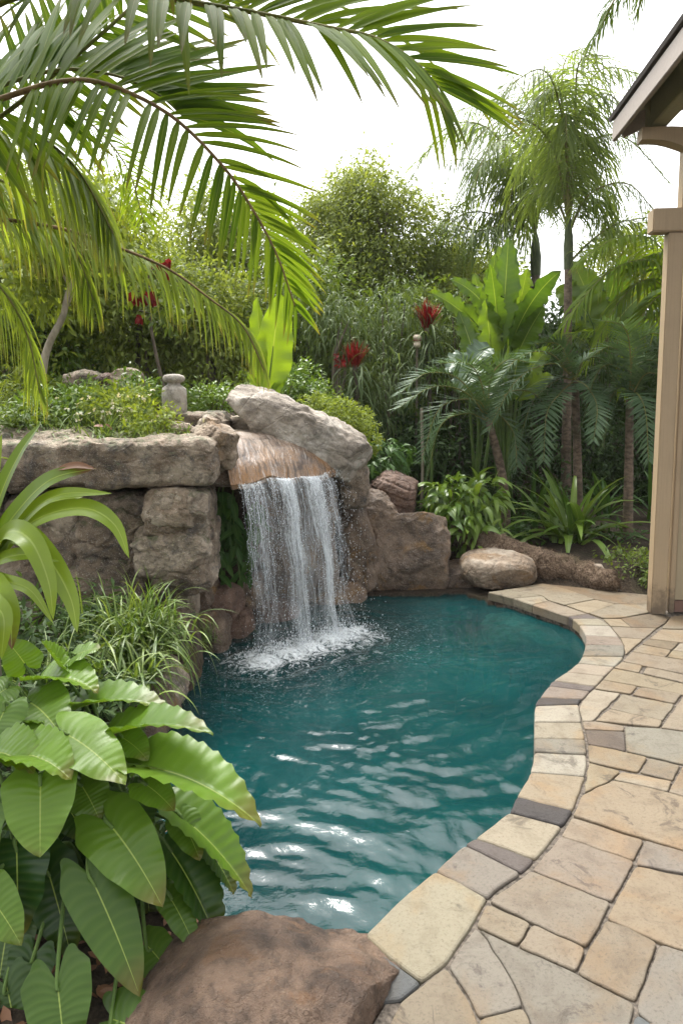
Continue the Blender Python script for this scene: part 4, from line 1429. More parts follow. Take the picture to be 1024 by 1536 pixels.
cyc('fern palm on a bare brown trunk beside the pavilion post', (940, 838), (944, 600), 7.0, 0.05, [
    [(944, 600), (925, 550), (895, 560), (872, 640)], [(944, 600), (940, 545), (915, 520), (880, 540)], [(944, 600), (960, 545), (990, 550), (1005, 620)], [(944, 600), (970, 560), (1010, 580), (1030, 660)],
    [(944, 600), (950, 530), (975, 500), (1010, 510)], [(944, 600), (935, 580), (915, 600), (905, 670)], [(944, 600), (955, 590), (968, 620), (972, 690)], [(944, 600), (945, 530), (935, 490), (900, 480)]], Lm=0.26, W=0.02)
cyc('dark big palm behind the pavilion post with sweeping drooping fronds', (1040, 800), (1035, 480), 8.2, 0.09, [
    [(1035, 480), (985, 395), (910, 410), (835, 500)], [(1035, 480), (980, 420), (930, 450), (880, 545)], [(1035, 480), (990, 370), (930, 355), (870, 390)], [(1035, 480), (1000, 440), (960, 480), (935, 580)],
    [(1035, 480), (1020, 400), (985, 380), (945, 400)], [(1035, 480), (985, 470), (920, 490), (845, 500)], [(1035, 480), (1060, 380), (1120, 380), (1170, 450)]], Lm=0.5, W=0.035, n=46, group=None, name='palm_tree', cat='palm', leaf='palmleaf', droop=1.4, a1=30)


# ================================================================ paddle leaved plants
def paddles(label, basepx, Y, lst, mats=('banana', 'stalk'), name='paddle_plant', cat='plant', yj=0.35, base_z=None, group=None, fold=0.28, ragged=0.45):
    base = P(*basepx, Y)
    base[2] = gz(base[0], base[1]) - 0.02 if base_z is None else base_z
    th = thing(name, label, cat, base, group)
    for (bx, by, tx, ty, w, dr, face) in lst:
        a = P(bx, by, Y + rng.uniform(-yj, yj))
        sm, lm_ = MB(), MB()
        b = P(tx, ty, a[1] + rng.uniform(-yj, yj))
        L = np.linalg.norm(b - a)
        d = nrm(b - a + np.array([0, 0, dr * L * 0.5]))
        up = nrm(np.array([face, -1.0, 0.5]) if abs(d[2]) > 0.5 else np.array([face, -0.6, 1.0]))
        pts = catmull([base + rng.normal(0, 0.03, 3) * [1, 1, 0], base * 0.5 + a * 0.5 + np.array([0, 0, 0.12]), a], 12)
        tube(sm, pts, np.linspace(0.022, 0.010, 12), 6, 0, 0.5)
        tube(sm, np.array([a, a + d * L * 0.5]), [0.010, 0.004], 5, 0, 0.5)
        leaves(lm_, a, d, up, L * 1.05, w / FPX * Y, dr, 'banana', 26, 8, fold, rng.random(), 0, 0.06, 5.0, ragged=ragged)
        sm.build('stalk', M[mats[1]], lm_.build('leaf', M[mats[0]], th))
    return th


paddles('clump of upright yellow green paddle leaves in front of the farther tall palm', (758, 720), 8.0, [
    (752, 520, 762, 362, 46, 0.2, .2), (742, 530, 712, 415, 40, 0.2, -.5), (765, 520, 828, 402, 46, 1.2, .6), (725, 500, 650, 438, 34, 0.5, -.3), (770, 545, 812, 462, 40, 0.5, .3), (738, 545, 728, 452, 44, 0.3, 0),
    (780, 550, 800, 488, 36, 0.6, .4), (760, 570, 756, 470, 52, 0.2, .1), (718, 560, 690, 470, 40, 0.5, -.2), (745, 600, 738, 500, 50, 0.3, 0), (785, 575, 822, 520, 36, 0.9, .5), (765, 600, 780, 520, 46, 0.5, .1), (730, 480, 742, 385, 34, 0.2, .2), (775, 480, 790, 405, 34, 0.3, .1),
    (752, 590, 715, 520, 44, 0.5, -.4), (748, 500, 736, 400, 30, .3, -.4), (768, 510, 806, 430, 34, .9, .5), (735, 470, 680, 415, 30, .9, -.5), (758, 480, 772, 375, 28, .3, .5), (742, 560, 700, 500, 40, .8, -.3), (775, 600, 826, 560, 36, 1.1, .4), (760, 450, 748, 372, 26, .2, -.2)])
paddles('plant with broad grey green leaves drooping beside the upright paddle clump', (715, 690), 7.6, [
    (722, 530, 690, 590, 56, 0.7, 0.1), (735, 520, 705, 548, 46, 0.8, .3), (760, 505, 785, 530, 40, 1.2, .4), (720, 575, 728, 640, 40, 0.8, 0), (700, 530, 672, 560, 34, 0.8, -.2)], mats=('bananadark', 'stalk'))
paddles('banana plant with wide arching leaves behind the dark palm', (905, 700), 9.2, [
    (905, 480, 932, 385, 78, 0.6, .4), (890, 490, 842, 428, 66, 1.2, -.3), (900, 500, 862, 395, 60, 0.5, -.2), (915, 500, 985, 420, 60, 1.2, .4), (885, 520, 835, 500, 60, 1.2, -.2), (930, 520, 990, 500, 60, 1.0, .3)])
paddles('plant with two tall folded bright green leaves behind the waterfall lip', (398, 605), 5.9, [
    (401, 590, 419, 447, 58, 0.05, .35), (394, 580, 386, 452, 34, 0.05, -.6), (399, 600, 372, 560, 16, 0.4, -.5), (404, 600, 430, 560, 16, 0.4, .5)], base_z=1.30, yj=0.03, fold=0.45, ragged=0.0, mats=('brightpaddle', 'stalk'))


# ================================================================ shrubs and trees with leaf crowns
def bush(label, blobs, n, L, W, mat, name='shrub', cat='shrub', trunk=None, bark='bark', tr=0.03, group=None, limb=True, extra=None, **kw):
    c0 = np.asarray(blobs[0][0], float)
    base = np.array([c0[0], c0[1], gz(c0[0], c0[1]) - 0.03]) if trunk is None else np.asarray(trunk, float)
    th = thing(name, label, cat, base, group)
    if limb:
        tb = MB()
        tops = [np.asarray(b[0]) + np.asarray(b[1]) * np.array([rng.uniform(-.4, .4), rng.uniform(-.4, .4), rng.uniform(0, .5)]) for b in blobs for _ in range(3)]
        limbs(tb, base, tops, tr)
        tb.build('trunk' if cat == 'tree' else 'stem', M[bark], th)
    fb = MB()
    blob_foliage(fb, blobs, n, L, W, **kw)
    fb.build('crown' if cat == 'tree' else 'foliage', M[mat], th)
    return th


def B(px, py, Y, rx, ry, rz):
    """ellipsoid round a photo point; rx, rz in photo pixels, ry in metres"""
    return (P(px, py, Y), (rx / FPX * Y, ry, rz / FPX * Y))


# far and middle background
bush('broad bushy bright green tree rising behind the pool rocks', [B(575, 355, 11, 80, 1.0, 90), B(630, 400, 11.2, 62, .9, 100), B(525, 330, 11.5, 60, .9, 65), B(545, 440, 10.8, 85, .9, 80), B(640, 470, 10.8, 60, .8, 60), B(490, 345, 11.6, 45, .8, 60), B(470, 420, 11.2, 60, .8, 70), B(668, 430, 11.2, 40, .8, 60), B(545, 290, 11.6, 34, .7, 40)], 60000, 0.085, 0.032, 'olive', 'leafy_tree', 'tree', trunk=P(580, 640, 11.2), tr=0.09, ncl=75, spread=0.13, inner=0.3, droop=0.9)
bush('pale airy tree against the sky between the palm fronds', [B(330, 330, 13, 62, 1.0, 55), B(285, 385, 13, 60, 1.0, 70), B(395, 385, 13, 60, 1.0, 60), B(350, 430, 12.5, 80, 1.0, 60)], 15000, 0.12, 0.045, 'olive', 'leafy_tree', 'tree', trunk=P(335, 640, 13), tr=0.08, ncl=50, spread=0.2, inner=0.35, shell=(0.6, 1.1))
bush('tall fine leaved tree filling the sky behind the hanging fronds at the bank end', [B(90, 390, 11.5, 80, 1.0, 60), B(215, 420, 11.5, 70, .9, 60), B(110, 450, 11.2, 110, 1.0, 80), B(-30, 330, 11.5, 90, 1.0, 130)], 18000, 0.12, 0.036, 'lime', 'leafy_tree', 'tree', trunk=P(110, 640, 11.5), tr=0.08, ncl=60, spread=0.22, inner=0.35, shell=(.6, 1.12), droop=1.0)
bush('small pale yellow green tree between the broad tree and the tall palms', [B(700, 405, 13, 45, .8, 45), B(735, 420, 13.4, 40, .8, 40), B(680, 440, 13, 40, .8, 50)], 7000, 0.12, 0.05, 'lime', 'leafy_tree', 'tree', trunk=P(705, 640, 13.2), tr=0.07, ncl=40, spread=0.2)
bush('light green tree far behind the pavilion beam', [B(950, 395, 14, 60, 1.0, 38), B(1010, 410, 14, 60, 1.0, 45)], 6500, 0.14, 0.05, 'lime', 'leafy_tree', 'tree', trunk=P(960, 640, 14), tr=0.07, ncl=50, spread=0.2)
bush('yellow green leafy tree behind the hanging fronds', [B(40, 330, 8.0, 110, 1.0, 90), B(120, 420, 8.0, 90, .9, 90), B(20, 470, 7.8, 110, .9, 90), B(170, 330, 8.6, 55, .8, 70)], 16000, 0.10, 0.042, 'lime', 'leafy_tree', 'tree', trunk=P(30, 600, 8.0), tr=0.07, ncl=80, spread=0.16, inner=0.35)

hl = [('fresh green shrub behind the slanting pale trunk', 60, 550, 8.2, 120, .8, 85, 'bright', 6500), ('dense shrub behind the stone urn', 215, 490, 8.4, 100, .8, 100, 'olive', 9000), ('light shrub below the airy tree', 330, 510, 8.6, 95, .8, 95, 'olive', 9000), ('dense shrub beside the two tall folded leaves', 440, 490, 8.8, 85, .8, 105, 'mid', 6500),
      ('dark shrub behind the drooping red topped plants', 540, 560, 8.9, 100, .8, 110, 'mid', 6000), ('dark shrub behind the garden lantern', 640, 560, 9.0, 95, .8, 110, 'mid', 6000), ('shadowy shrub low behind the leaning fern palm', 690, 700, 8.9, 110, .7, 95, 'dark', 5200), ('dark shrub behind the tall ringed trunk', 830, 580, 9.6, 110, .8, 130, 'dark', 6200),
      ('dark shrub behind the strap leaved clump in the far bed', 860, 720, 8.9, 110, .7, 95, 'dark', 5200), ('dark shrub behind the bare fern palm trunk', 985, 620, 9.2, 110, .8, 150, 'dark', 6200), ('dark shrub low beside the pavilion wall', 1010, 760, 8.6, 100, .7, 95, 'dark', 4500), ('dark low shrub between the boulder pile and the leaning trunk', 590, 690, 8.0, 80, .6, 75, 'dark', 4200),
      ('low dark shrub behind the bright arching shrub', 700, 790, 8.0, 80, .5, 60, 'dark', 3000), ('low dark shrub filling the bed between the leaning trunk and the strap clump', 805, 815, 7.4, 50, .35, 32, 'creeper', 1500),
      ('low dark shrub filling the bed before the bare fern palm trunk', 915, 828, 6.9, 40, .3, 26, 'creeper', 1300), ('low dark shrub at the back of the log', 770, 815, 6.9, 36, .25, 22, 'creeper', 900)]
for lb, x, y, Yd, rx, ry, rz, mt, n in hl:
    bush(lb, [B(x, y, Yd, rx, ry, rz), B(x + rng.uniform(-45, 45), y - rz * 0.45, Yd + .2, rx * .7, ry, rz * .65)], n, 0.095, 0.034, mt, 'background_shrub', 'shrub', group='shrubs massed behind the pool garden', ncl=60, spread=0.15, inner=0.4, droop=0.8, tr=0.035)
# tall screening trees outside the frame's sides keep the garden closed
for lb, x, y, Yd, rx, rz in [('screening tree beyond the pavilion', 1190, 520, 10.5, 150, 260)]:
    bush(lb, [B(x, y, Yd, rx, 1.2, rz), B(x, y + 120, Yd, rx, 1.0, rz * .6)], 5000, 0.14, 0.05, 'mid', 'leafy_tree', 'tree', trunk=P(x, 680, Yd), tr=0.09, ncl=60, spread=0.2)
# dense clipped hedge closing the garden far behind everything
hd = thing('garden_hedge', 'tall dark hedge closing off the garden behind all the plants', 'hedge', (1.0, 11.6, 0.2))
hm = MB()
m = 15000
hx = rng.uniform(-9, 11, m)
top_ = 3.15 + 0.35 * vnoise(np.c_[hx * 0.8, 0 * hx, 0 * hx]) + 0.2 * vnoise(np.c_[hx * 3, 0 * hx, 0 * hx + 3])
hpos = np.c_[hx, 11.6 + rng.normal(0, 0.3, m), 0.1 + (top_ - 0.1) * rng.random(m) ** 0.85]
leaves(hm, hpos, nrm(rng.normal(size=(m, 3)) + [0, -0.6, 0.1]), nrm(rng.normal(0, .5, (m, 3)) + [0, -.4, .8]), rng.uniform(.12, .24, m), rng.uniform(.06, .10, m), 0.6, 'lance', 2, 2, 0.2)
hm.build('foliage', M['dark'], hd)
hk = MB()  # solid core added inside the hedge so no light leaks through
hxs = np.linspace(-9, 11, 60)
for sx in (11.75, 11.95):
    pass
gx, gzv = np.meshgrid(hxs, np.linspace(-0.2, 1, 12))
tp = 2.75 + 0.35 * vnoise(np.stack([gx * 0.8, 0 * gx, 0 * gx], -1))
gy = 11.75 + 0.15 * vnoise(np.stack([gx * 2.2, gzv * 4, 0 * gx], -1))
fr_ = np.stack([gx, gy, tp * gzv], -1).reshape(-1, 3)
bk_ = fr_ + np.array([0, 0.5, 0])
r_ = np.arange(11)[:, None] * 60
c_ = np.arange(59)[None]
qq = np.stack([r_ + c_, r_ + c_ + 1, r_ + 60 + c_ + 1, r_ + 60 + c_], -1).reshape(-1, 4)
hk.add(fr_, qq, np.tile([0.5, 0.5, 0.2, 0], (len(fr_), 1)))
hk.add(bk_, qq[:, ::-1], np.tile([0.5, 0.5, 0.2, 0], (len(bk_), 1)))
tq = 11 * 60 + np.arange(59)
allv = np.concatenate([fr_, bk_])
hk.add(allv, np.stack([tq, tq + 1, tq + 1 + 720, tq + 720], 1), np.tile([0.5, 0.5, 0.2, 0], (len(allv), 1)))
hk.build('light_block_core', M['bark'], hd)

# ---- shrubs round the pool
bush('rounded lime green shrub with tiny leaves beside the pale boulder', [B(500, 632, 5.95, 42, .22, 34), B(532, 655, 5.95, 34, .22, 42), B(470, 612, 6.1, 26, .2, 20)], 9000, 0.034, 0.013, 'lime', tr=0.014, ncl=150, spread=0.03, inner=0.25, shell=(.86, 1.05))
bush('small fresh green shrub between the tall folded leaves and the pale boulder', [B(448, 578, 6.6, 34, .25, 26), B(475, 595, 6.5, 28, .25, 22)], 2600, 0.055, 0.022, 'bright', tr=0.014, ncl=60, spread=0.06)
bush('dark leafy shrub behind the topmost reddish boulder', [B(575, 690, 6.8, 38, .25, 34), B(545, 700, 6.6, 26, .2, 26)], 900, 0.11, 0.034, 'creeper', tr=0.014, ncl=40, spread=0.06, droop=1.2)


def rosette(label, basepx, Y, n, L, W, mat, name='strap_plant', cat='plant', prof='strap', droop=1.4, elev=(35, 85), base_z=None, group=None, nu=8, fold=0.3, stems=None, spreadr=0.05, up=0.0, part='foliage', az=(0, 360), ripple=0.0, rnd=None):
    base = P(*basepx, Y)
    base[2] = (gz(base[0], base[1]) - 0.01) if base_z is None else base_z
    th = thing(name, label, cat, base, group)
    mb = MB()
    A = np.radians(rng.uniform(az[0], az[1], n))
    E = np.radians(rng.uniform(elev[0], elev[1], n))
    d = np.c_[np.cos(A) * np.cos(E), np.sin(A) * np.cos(E), np.sin(E)]
    b = base + np.c_[rng.normal(0, spreadr, (n, 2)), rng.uniform(0, up + 0.02, n)]
    s = rng.uniform(0.7, 1.1, n)
    leaves(mb, b, d, np.tile([0, 0, 1.0], (n, 1)) + d * 0.3, L * s, W * rng.uniform(.8, 1.1, n), droop * rng.uniform(.6, 1.3, n), prof, nu, 2, fold, rnd, 0, ripple)
    mb.build(part, M[mat], th)
    if up > 0:
        sb = MB()
        tube(sb, np.array([base, base + [0, 0, up * .5], base + [0.01, 0, up]]), [0.02, 0.016, 0.012], 6)
        sb.build('stem', M['stalk'], th)
    return th


rosette('clump of long arching strap leaves under the tall ringed palm trunk', (858, 828), 6.8, 50, 0.86, 0.092, 'bright', elev=(30, 86), droop=1.5, spreadr=0.09)
t = bush('bright green arching shrub with lance leaves above the square brown rock', [B(690, 762, 6.55, 46, .30, 36), B(700, 800, 6.5, 40, .26, 34), B(672, 735, 6.6, 26, .2, 20), B(722, 742, 6.6, 26, .2, 22)], 620, 0.20, 0.052, 'bright', tr=0.014, ncl=60, spread=0.05, inner=0.3, droop=1.6, upb=0.25, nu=6, out=0.9)
bush('low dark ground cover beside the foot of the pavilion post', [B(948, 850, 6.0, 42, .25, 28), B(985, 866, 5.75, 30, .2, 22), B(920, 868, 5.9, 20, .16, 14)], 2600, 0.055, 0.02, 'mid', tr=0.008, ncl=80, spread=0.05)
for k, (x, y, Yd, n, L, lb) in enumerate([(600, 765, 7.4, 16, 0.5, 'dark strap plant behind the reddish boulder'), (800, 800, 7.9, 20, 0.7, 'dark strap plant between the leaning trunk and the big strap clump'), (905, 800, 7.8, 20, 0.75, 'dark strap plant behind the bare fern palm trunk'), (655, 745, 7.6, 16, 0.8, 'dark strap plant near the two hanging roots'), (985, 800, 7.6, 20, 0.9, 'dark strap plant close to the pavilion wall')]):
    rosette(lb, (x, y), Yd, n, L, 0.045, 'creeper', elev=(40, 85), group='dark strap plants in the far bed')
for k, (x0, y0, x1, y1, Yd, lb) in enumerate([(632, 612, 630, 720, 7.3, 'pale hanging root nearer the waterfall'), (646, 615, 643, 745, 7.25, 'greenish hanging root beside the pale one')]):
    mb = MB()
    a, b = P(x0, y0, Yd), P(x1, y1, Yd)
    b[2] = gz(b[0], b[1]) - 0.03
    tube(mb, catmull([a, (a + b) / 2 + [0.02, 0, 0], b], 14), 0.016, 7)
    tag(mb.build('hanging_root', M['palebark' if k == 0 else 'stalk']), lb, 'aerial root')

# weeping grey leaved plants topped by red bracts
for lb, x, y, Yd, nred, hh in [('grey leaved drooping plant with a red crown of bracts, nearer the waterfall', 532, 548, 7.6, 90, 0.26), ('drooping plant with the larger, higher red crown above the garden lantern', 640, 492, 8.2, 110, 0.32)]:
    c = P(x, y, Yd)
    base = np.array([c[0], c[1], gz(c[0], c[1]) - 0.03])
    th = thing('red_bract_plant', lb, 'plant', base, 'plants with red crowns')
    sb = MB()
    tube(sb, catmull([base, (base + c) / 2 + [0.05, 0, 0], c], 12), np.linspace(0.035, 0.025, 12), 7)
    sb.build('stem', M['bark'], th)
    gb = MB()
    n = 130
    A = rng.uniform(0, 2 * pi, n)
    E = np.radians(rng.uniform(-20, 75, n))
    d = np.c_[np.cos(A) * np.cos(E), np.sin(A) * np.cos(E), np.sin(E)]
    zoff = rng.uniform(-0.55, 0.0, n)
    leaves(gb, c + np.c_[rng.normal(0, .06, (n, 2)), zoff], d, np.tile([0, 0, 1.0], (n, 1)) + d * .3, rng.uniform(.35, .7, n), 0.022, 2.6, 'strap', 7, 2, 0.3)
    gb.build('foliage', M['grey'], th)
    rb = MB()
    A = rng.uniform(0, 2 * pi, nred)
    E = np.radians(rng.uniform(48, 89, nred))
    d = np.c_[np.cos(A) * np.cos(E), np.sin(A) * np.cos(E), np.sin(E)]
    leaves(rb, c + rng.normal(0, .02, (nred, 3)), d, np.tile([0, 0, 1.0], (nred, 1)) + d * .2, rng.uniform(.75, 1.1, nred) * hh, 0.017, 0.2, 'lance', 5, 2, 0.3)
    rb.build('red_crown', M['red'], th)
bush('small red flowering sprig beside the nearer red crowned plant', [B(510, 540, 7.5, 8, .05, 9)], 60, 0.06, 0.02, 'red', 'flowering_sprig', 'flower', tr=0.008, ncl=8, spread=0.02)
for k, (x, y, Yd, rx, rz, n) in enumerate([(505, 500, 8.0, 55, 60, 600), (590, 480, 8.4, 50, 60, 600), (690, 500, 8.8, 50, 60, 600), (575, 580, 7.9, 40, 60, 450)]):
    bush(['weeping grey green shrub above the waterfall boulder', 'weeping grey green shrub between the two red crowns', 'weeping grey green shrub behind the garden lantern', 'weeping grey green shrub below the nearer red crown'][k], [B(x, y, Yd, rx, .4, rz)], int(n * 1.3), 0.17, 0.014, 'grey', 'weeping_shrub', 'shrub', group='weeping grey green shrubs', ncl=70, spread=0.1, droop=3.0, nu=5, out=0.8, tr=0.03)


# garden lantern
lc = P(625, 545, 7.9)
lt = thing('garden_lantern', 'small cream two tier garden lantern under the higher red crown', 'lantern', (lc[0], lc[1], gz(lc[0], lc[1])))


def plain(name, col, rough=0.6, bump=0.2, sc=40, mot=0.35, dirt=False):
    T = NT(name)
    tc = T.t.nodes.new('ShaderNodeTexCoord')
    n1, n2 = T.noise(tc.outputs['Object'], sc, 5, 0.65), T.noise(tc.outputs['Object'], 3.5, 4)
    c = T.mix(T.maprange(n1, 0.4, 0.7, 0, mot), rgb(col), rgb([x * 0.62 for x in col]))
    c = T.mix(T.maprange(n2, 0.45, 0.7, 0, 0.3), c, rgb([x * 0.8 for x in col]))
    if dirt:                                             # splash dirt on the lowest hand's breadth, weathered grain above
        sx = T.t.nodes.new('ShaderNodeSeparateXYZ')
        T.l(tc.outputs['Object'], sx.inputs[0])
        mp = T.t.nodes.new('ShaderNodeMapping')
        mp.inputs['Scale'].default_value = (90, 90, 2.5)
        T.l(tc.outputs['Object'], mp.inputs[0])
        gr = T.noise(mp.outputs[0], 1.0, 4, 0.6)
        c = T.mix(T.maprange(gr, 0.45, 0.7, 0, 0.3), c, rgb([x * 0.66 for x in col]))
        n6 = T.noise(tc.outputs['Object'], 14, 5, 0.7)
        low = T.maprange(T.math('ADD', sx.outputs[2], T.math('MULTIPLY', n6, -0.45)), 0.02, -0.22)
        c = T.mix(T.math('MULTIPLY', low, 0.75), c, (0.07, 0.05, 0.035, 1))
    return T.done(T.pbsdf(c, rough, 0.4, T.bump(n1, bump, 0.006)).outputs[0])


M['lantern'] = plain('cream painted stone', (0.52, 0.45, 0.34))
M['lantern_red'] = plain('brick red paint', (0.16, 0.05, 0.035))
zz = lambda y: P(625, y, 7.9)[2]
mb = MB()
tube(mb, np.array([[lc[0], lc[1], gz(lc[0], lc[1]) - 0.05], [lc[0], lc[1], zz(521)]]), 0.012, 8)
mb.build('post', M['bark'], lt)
mb = MB()
boxm(mb, (-0.036, -0.036, zz(521)), (0.036, 0.036, zz(513)), origin=(lc[0], lc[1], 0), bev=0.008)
boxm(mb, (-0.028, -0.028, zz(513)), (0.028, 0.028, zz(511)), origin=(lc[0], lc[1], 0), bev=0.002)
mb.build('lower_body', M['lantern'], lt)
mb = MB()
boxm(mb, (-0.045, -0.045, zz(511)), (0.045, 0.045, zz(510)), origin=(lc[0], lc[1], 0), bev=0.002)
mb.build('tier_plate', M['lantern_red'], lt)
mb = MB()
boxm(mb, (-0.04, -0.04, zz(510)), (0.04, 0.04, zz(502)), origin=(lc[0], lc[1], 0), bev=0.012)
mb.build('upper_body', M['lantern'], lt)

# mulch covered log along the bed edge
lp = [G(680, 800, 0.05), G(735, 838, 0.05), G(800, 862, 0.06), G(860, 874, 0.06), G(930, 884, 0.05)]
lp = [np.array([q[0], q[1] + 0.12, 0.07]) for q in lp]
lp[0] = P(690, 800, 6.6)
lp[1] = P(752, 826, 6.2)
lp[2] = P(815, 848, 6.0)
lp[3] = P(872, 862, 5.9)
pts = catmull(lp, 90)
mb = MB()
tt = np.linspace(0, 1, 90)
rad = 0.165 * (1 - 0.35 * tt) * np.minimum(1, (1 - tt) * 9 + 0.4)
tube(mb, pts, rad, 40, 0, 0.5)
vv = mb.v[0]
c = np.repeat(pts, 40, 0)
dn = nrm(vv - c)
vv += dn * (0.06 * fbm(vv * 5, 3) + 0.03 * fbm(vv * 26, 4))[:, None]


def mulch_mat():
    T = NT('fibrous bark')
    tc = T.t.nodes.new('ShaderNodeTexCoord')
    O = tc.outputs['Object']
    n1, n2 = T.noise(O, 26, 6, 0.75, 2.0), T.noise(O, 4, 3)
    col = T.ramp(n1, [(0.36, (0.045, 0.03, 0.02, 1)), (0.52, (0.18, 0.125, 0.085, 1)), (0.68, (0.36, 0.28, 0.20, 1))])
    col = T.mix(T.maprange(n2, 0.5, 0.7, 0, 0.4), col, (0.07, 0.075, 0.03, 1))
    return T.done(T.pbsdf(col, 0.95, 0.2, T.bump(n1, 1.0, 0.03)).outputs[0])


M['mulch'] = mulch_mat()
chip = MB()
m = 3600
i = rng.integers(0, 90 * 40, m)
up = dn[i]
tg = nrm(np.cross(up, rng.normal(size=(m, 3))))
leaves(chip, vv[i] + up * 0.004, nrm(tg + up * 0.25), up, rng.uniform(.03, .09, m), rng.uniform(.006, .014, m), 0.2, 'strap', 1, 1, 0.0)
lg = thing('fallen_log', 'shaggy fibrous fallen log lying along the edge of the planted bed', 'log', lp[2])
mb.build('bark_body', M['mulch'], lg)
o = chip.build('bark_fibre', M['mulch'], lg)
o['kind'] = 'stuff'
mb = MB()
V, Fc = rock_verts(G(897, 868, 0.06) + [0, 0.0, 0.02], (0.06, 0.05, 0.10), seed=5, n=2.6, sub=4)
mb.add(V, Fc)
tag(mb.build('stone', M['rock_tan']), 'small tan stone standing at the thin end of the fallen log', 'stone')

# ================================================================ planted bank above the ledge
ZB = 1.33


def bankpx(x, y):
    return P(x, y, 1.0)


hl = [(15, 640, 4.5, 60, 24, 'mid', 1500, 0.06, 0.02, 'leafy green ground plant on the ledge behind the strap leaves'), (75, 622, 4.75, 50, 30, 'bright', 1500, 0.06, 0.02, 'leafy mound on the ledge at the foot of the slanting trunk'),
      (130, 612, 5.0, 46, 30, 'bright', 1500, 0.055, 0.022, 'leafy mound in the middle of the ledge planting'), (185, 612, 4.8, 40, 34, 'lime', 1600, 0.05, 0.018, 'yellow green leafy mound near the stone urn'),
      (228, 630, 4.6, 30, 22, 'lime', 900, 0.045, 0.016, 'small yellow green mound above the ledge corner'), (100, 600, 5.7, 60, 26, 'mid', 1500, 0.07, 0.022, 'green mound in front of the three bank stones'), (30, 600, 5.6, 60, 40, 'lime', 1700, 0.07, 0.022, 'tall lime green mound below the hanging fronds'),
      (205, 585, 6.0, 36, 22, 'bright', 900, 0.06, 0.022, 'green tuft behind the stone urn'), (320, 600, 6.6, 50, 22, 'bright', 1500, 0.05, 0.02, 'low green mat behind the flat slabs'), (400, 590, 7.0, 60, 24, 'mid', 1500, 0.06, 0.022, 'low shrub behind the base of the tall folded leaves')]
for x, y, Yd, rx, rz, mt, n, L, W, lb in hl:
    b = B(x, y, Yd, rx, .32, rz)
    bush(lb, [b], n, L, W, mt, 'bank_plant', 'plant', tr=0.008, ncl=60, spread=0.06, group='leafy plants on the rock bank', shell=(.6, 1.1), upb=0.2, trunk=np.array([b[0][0], b[0][1], max(gz(b[0][0], b[0][1]), 1.2) - 0.03]))
for k, (x, y, Yd, n, L, lb) in enumerate([(48, 650, 4.45, 60, 0.22, 'dark grassy tuft at the ledge rim near the strap leaves'), (160, 645, 4.42, 90, 0.22, 'flowering grassy tuft over the middle of the ledge'), (215, 650, 4.42, 90, 0.18, 'light grassy tuft beside the rusty flat stone'), (260, 640, 4.6, 70, 0.14, 'light grassy tuft beside the tan spout rock'), (105, 640, 4.5, 80, 0.22, 'grassy tuft on the ledge below the slanting trunk')]):
    rosette(lb, (x, y), Yd, n, L, 0.012, 'grassy', 'grass_tuft', 'grass tuft', 'blade', 1.5, (25, 85), base_z=1.31, group='grass tufts on the ledge', spreadr=0.07, nu=5)
fl = MB()
m = 46
pz = np.array([P(x, y, 4.5) for x, y in zip(rng.normal(172, 42, m), rng.normal(618, 18, m))])
leaves(fl, np.repeat(pz, 4, 0), nrm(rng.normal(size=(m * 4, 3)) + [0, -.3, .5]), nrm(rng.normal(0, .4, (m * 4, 3)) + [0, -.5, .6]), 0.022, 0.014, 0.4, 'oval', 2, 2, 0.2)
fs = MB()
for q in pz:
    tube(fs, catmull([[pz[0][0], 4.6, 1.30], [q[0] * .6 + pz[0][0] * .4, 4.58, 1.36], [q[0], q[1] + .02, q[2] - .05], q], 8), 0.002, 4, cap=False)
ft = thing('flowering_plant', 'cream flowered plant in the ledge planting near the urn', 'plant', (pz[0][0], 4.55, 1.31))
fs.build('stem', M['stalk'], ft)
fl.build('blossom', M['cream'], ft)
for q, lb in ((P(155, 640, 4.32), 'dry brown leaf curled on the ledge rim'), (P(168, 645, 4.3), 'second dry leaf on the ledge rim, closer to the urn')):
    mb = MB()
    leaves(mb, [q], [[rng.normal(0, .6), -.1, .2]], [[0, -.5, 1]], 0.06, 0.035, 0.5, 'oval', 5, 4, 0.3)
    tag(mb.build('dry_leaf', M['deadleaf']), lb, 'leaf')
# broad leaves low on the bank
for k, (x, y, Yd, n, L, lb) in enumerate([(140, 590, 5.3, 12, 0.3, 'broad leaved plant in front of the pinkish bank stone'), (60, 605, 5.1, 10, 0.3, 'broad leaved plant on the bank beside the slanting trunk'), (190, 570, 5.9, 12, 0.32, 'broad leaved plant spreading behind the urn')]):
    rosette(lb, (x, y + 35), Yd, n, L, 0.11, 'bright', 'broad_leaf_plant', 'plant', 'oval', 1.2, (25, 75), base_z=1.33, group='broad leaved bank plants', fold=0.2, nu=8)

# stone urn
uc = P(262, 620, 5.15)
s_ = 4.7 / FPX
prof = [(0.0, 0), (17, 0), (19.5, 3), (20, 20), (20, 36), (18.5, 43), (14, 47), (11, 49), (10.5, 52), (15, 54), (17.5, 57), (17.5, 61), (15, 64.5), (8, 66), (0, 66.3)]
pr = catmull([(r, 0, z) for r, z in prof], 60)
K = 40
an = np.linspace(0, 2 * pi, K, endpoint=False)
V = np.stack([np.abs(pr[:, None, 0]) * np.cos(an) * s_, np.abs(pr[:, None, 0]) * np.sin(an) * s_, np.repeat(pr[:, None, 2], K, 1) * s_], -1).reshape(-1, 3)
V += nrm(V - [0, 0, .15]) * (0.005 * fbm(V * 30, 3))[:, None] + np.array([uc[0], uc[1], P(262, 618, 5.15)[2] - 0.02])
i = np.arange(59)[:, None] * K
j = np.arange(K)[None]
q = np.stack([i + j, i + (j + 1) % K, i + K + (j + 1) % K, i + K + j], -1).reshape(-1, 4)
cut = 46 * K
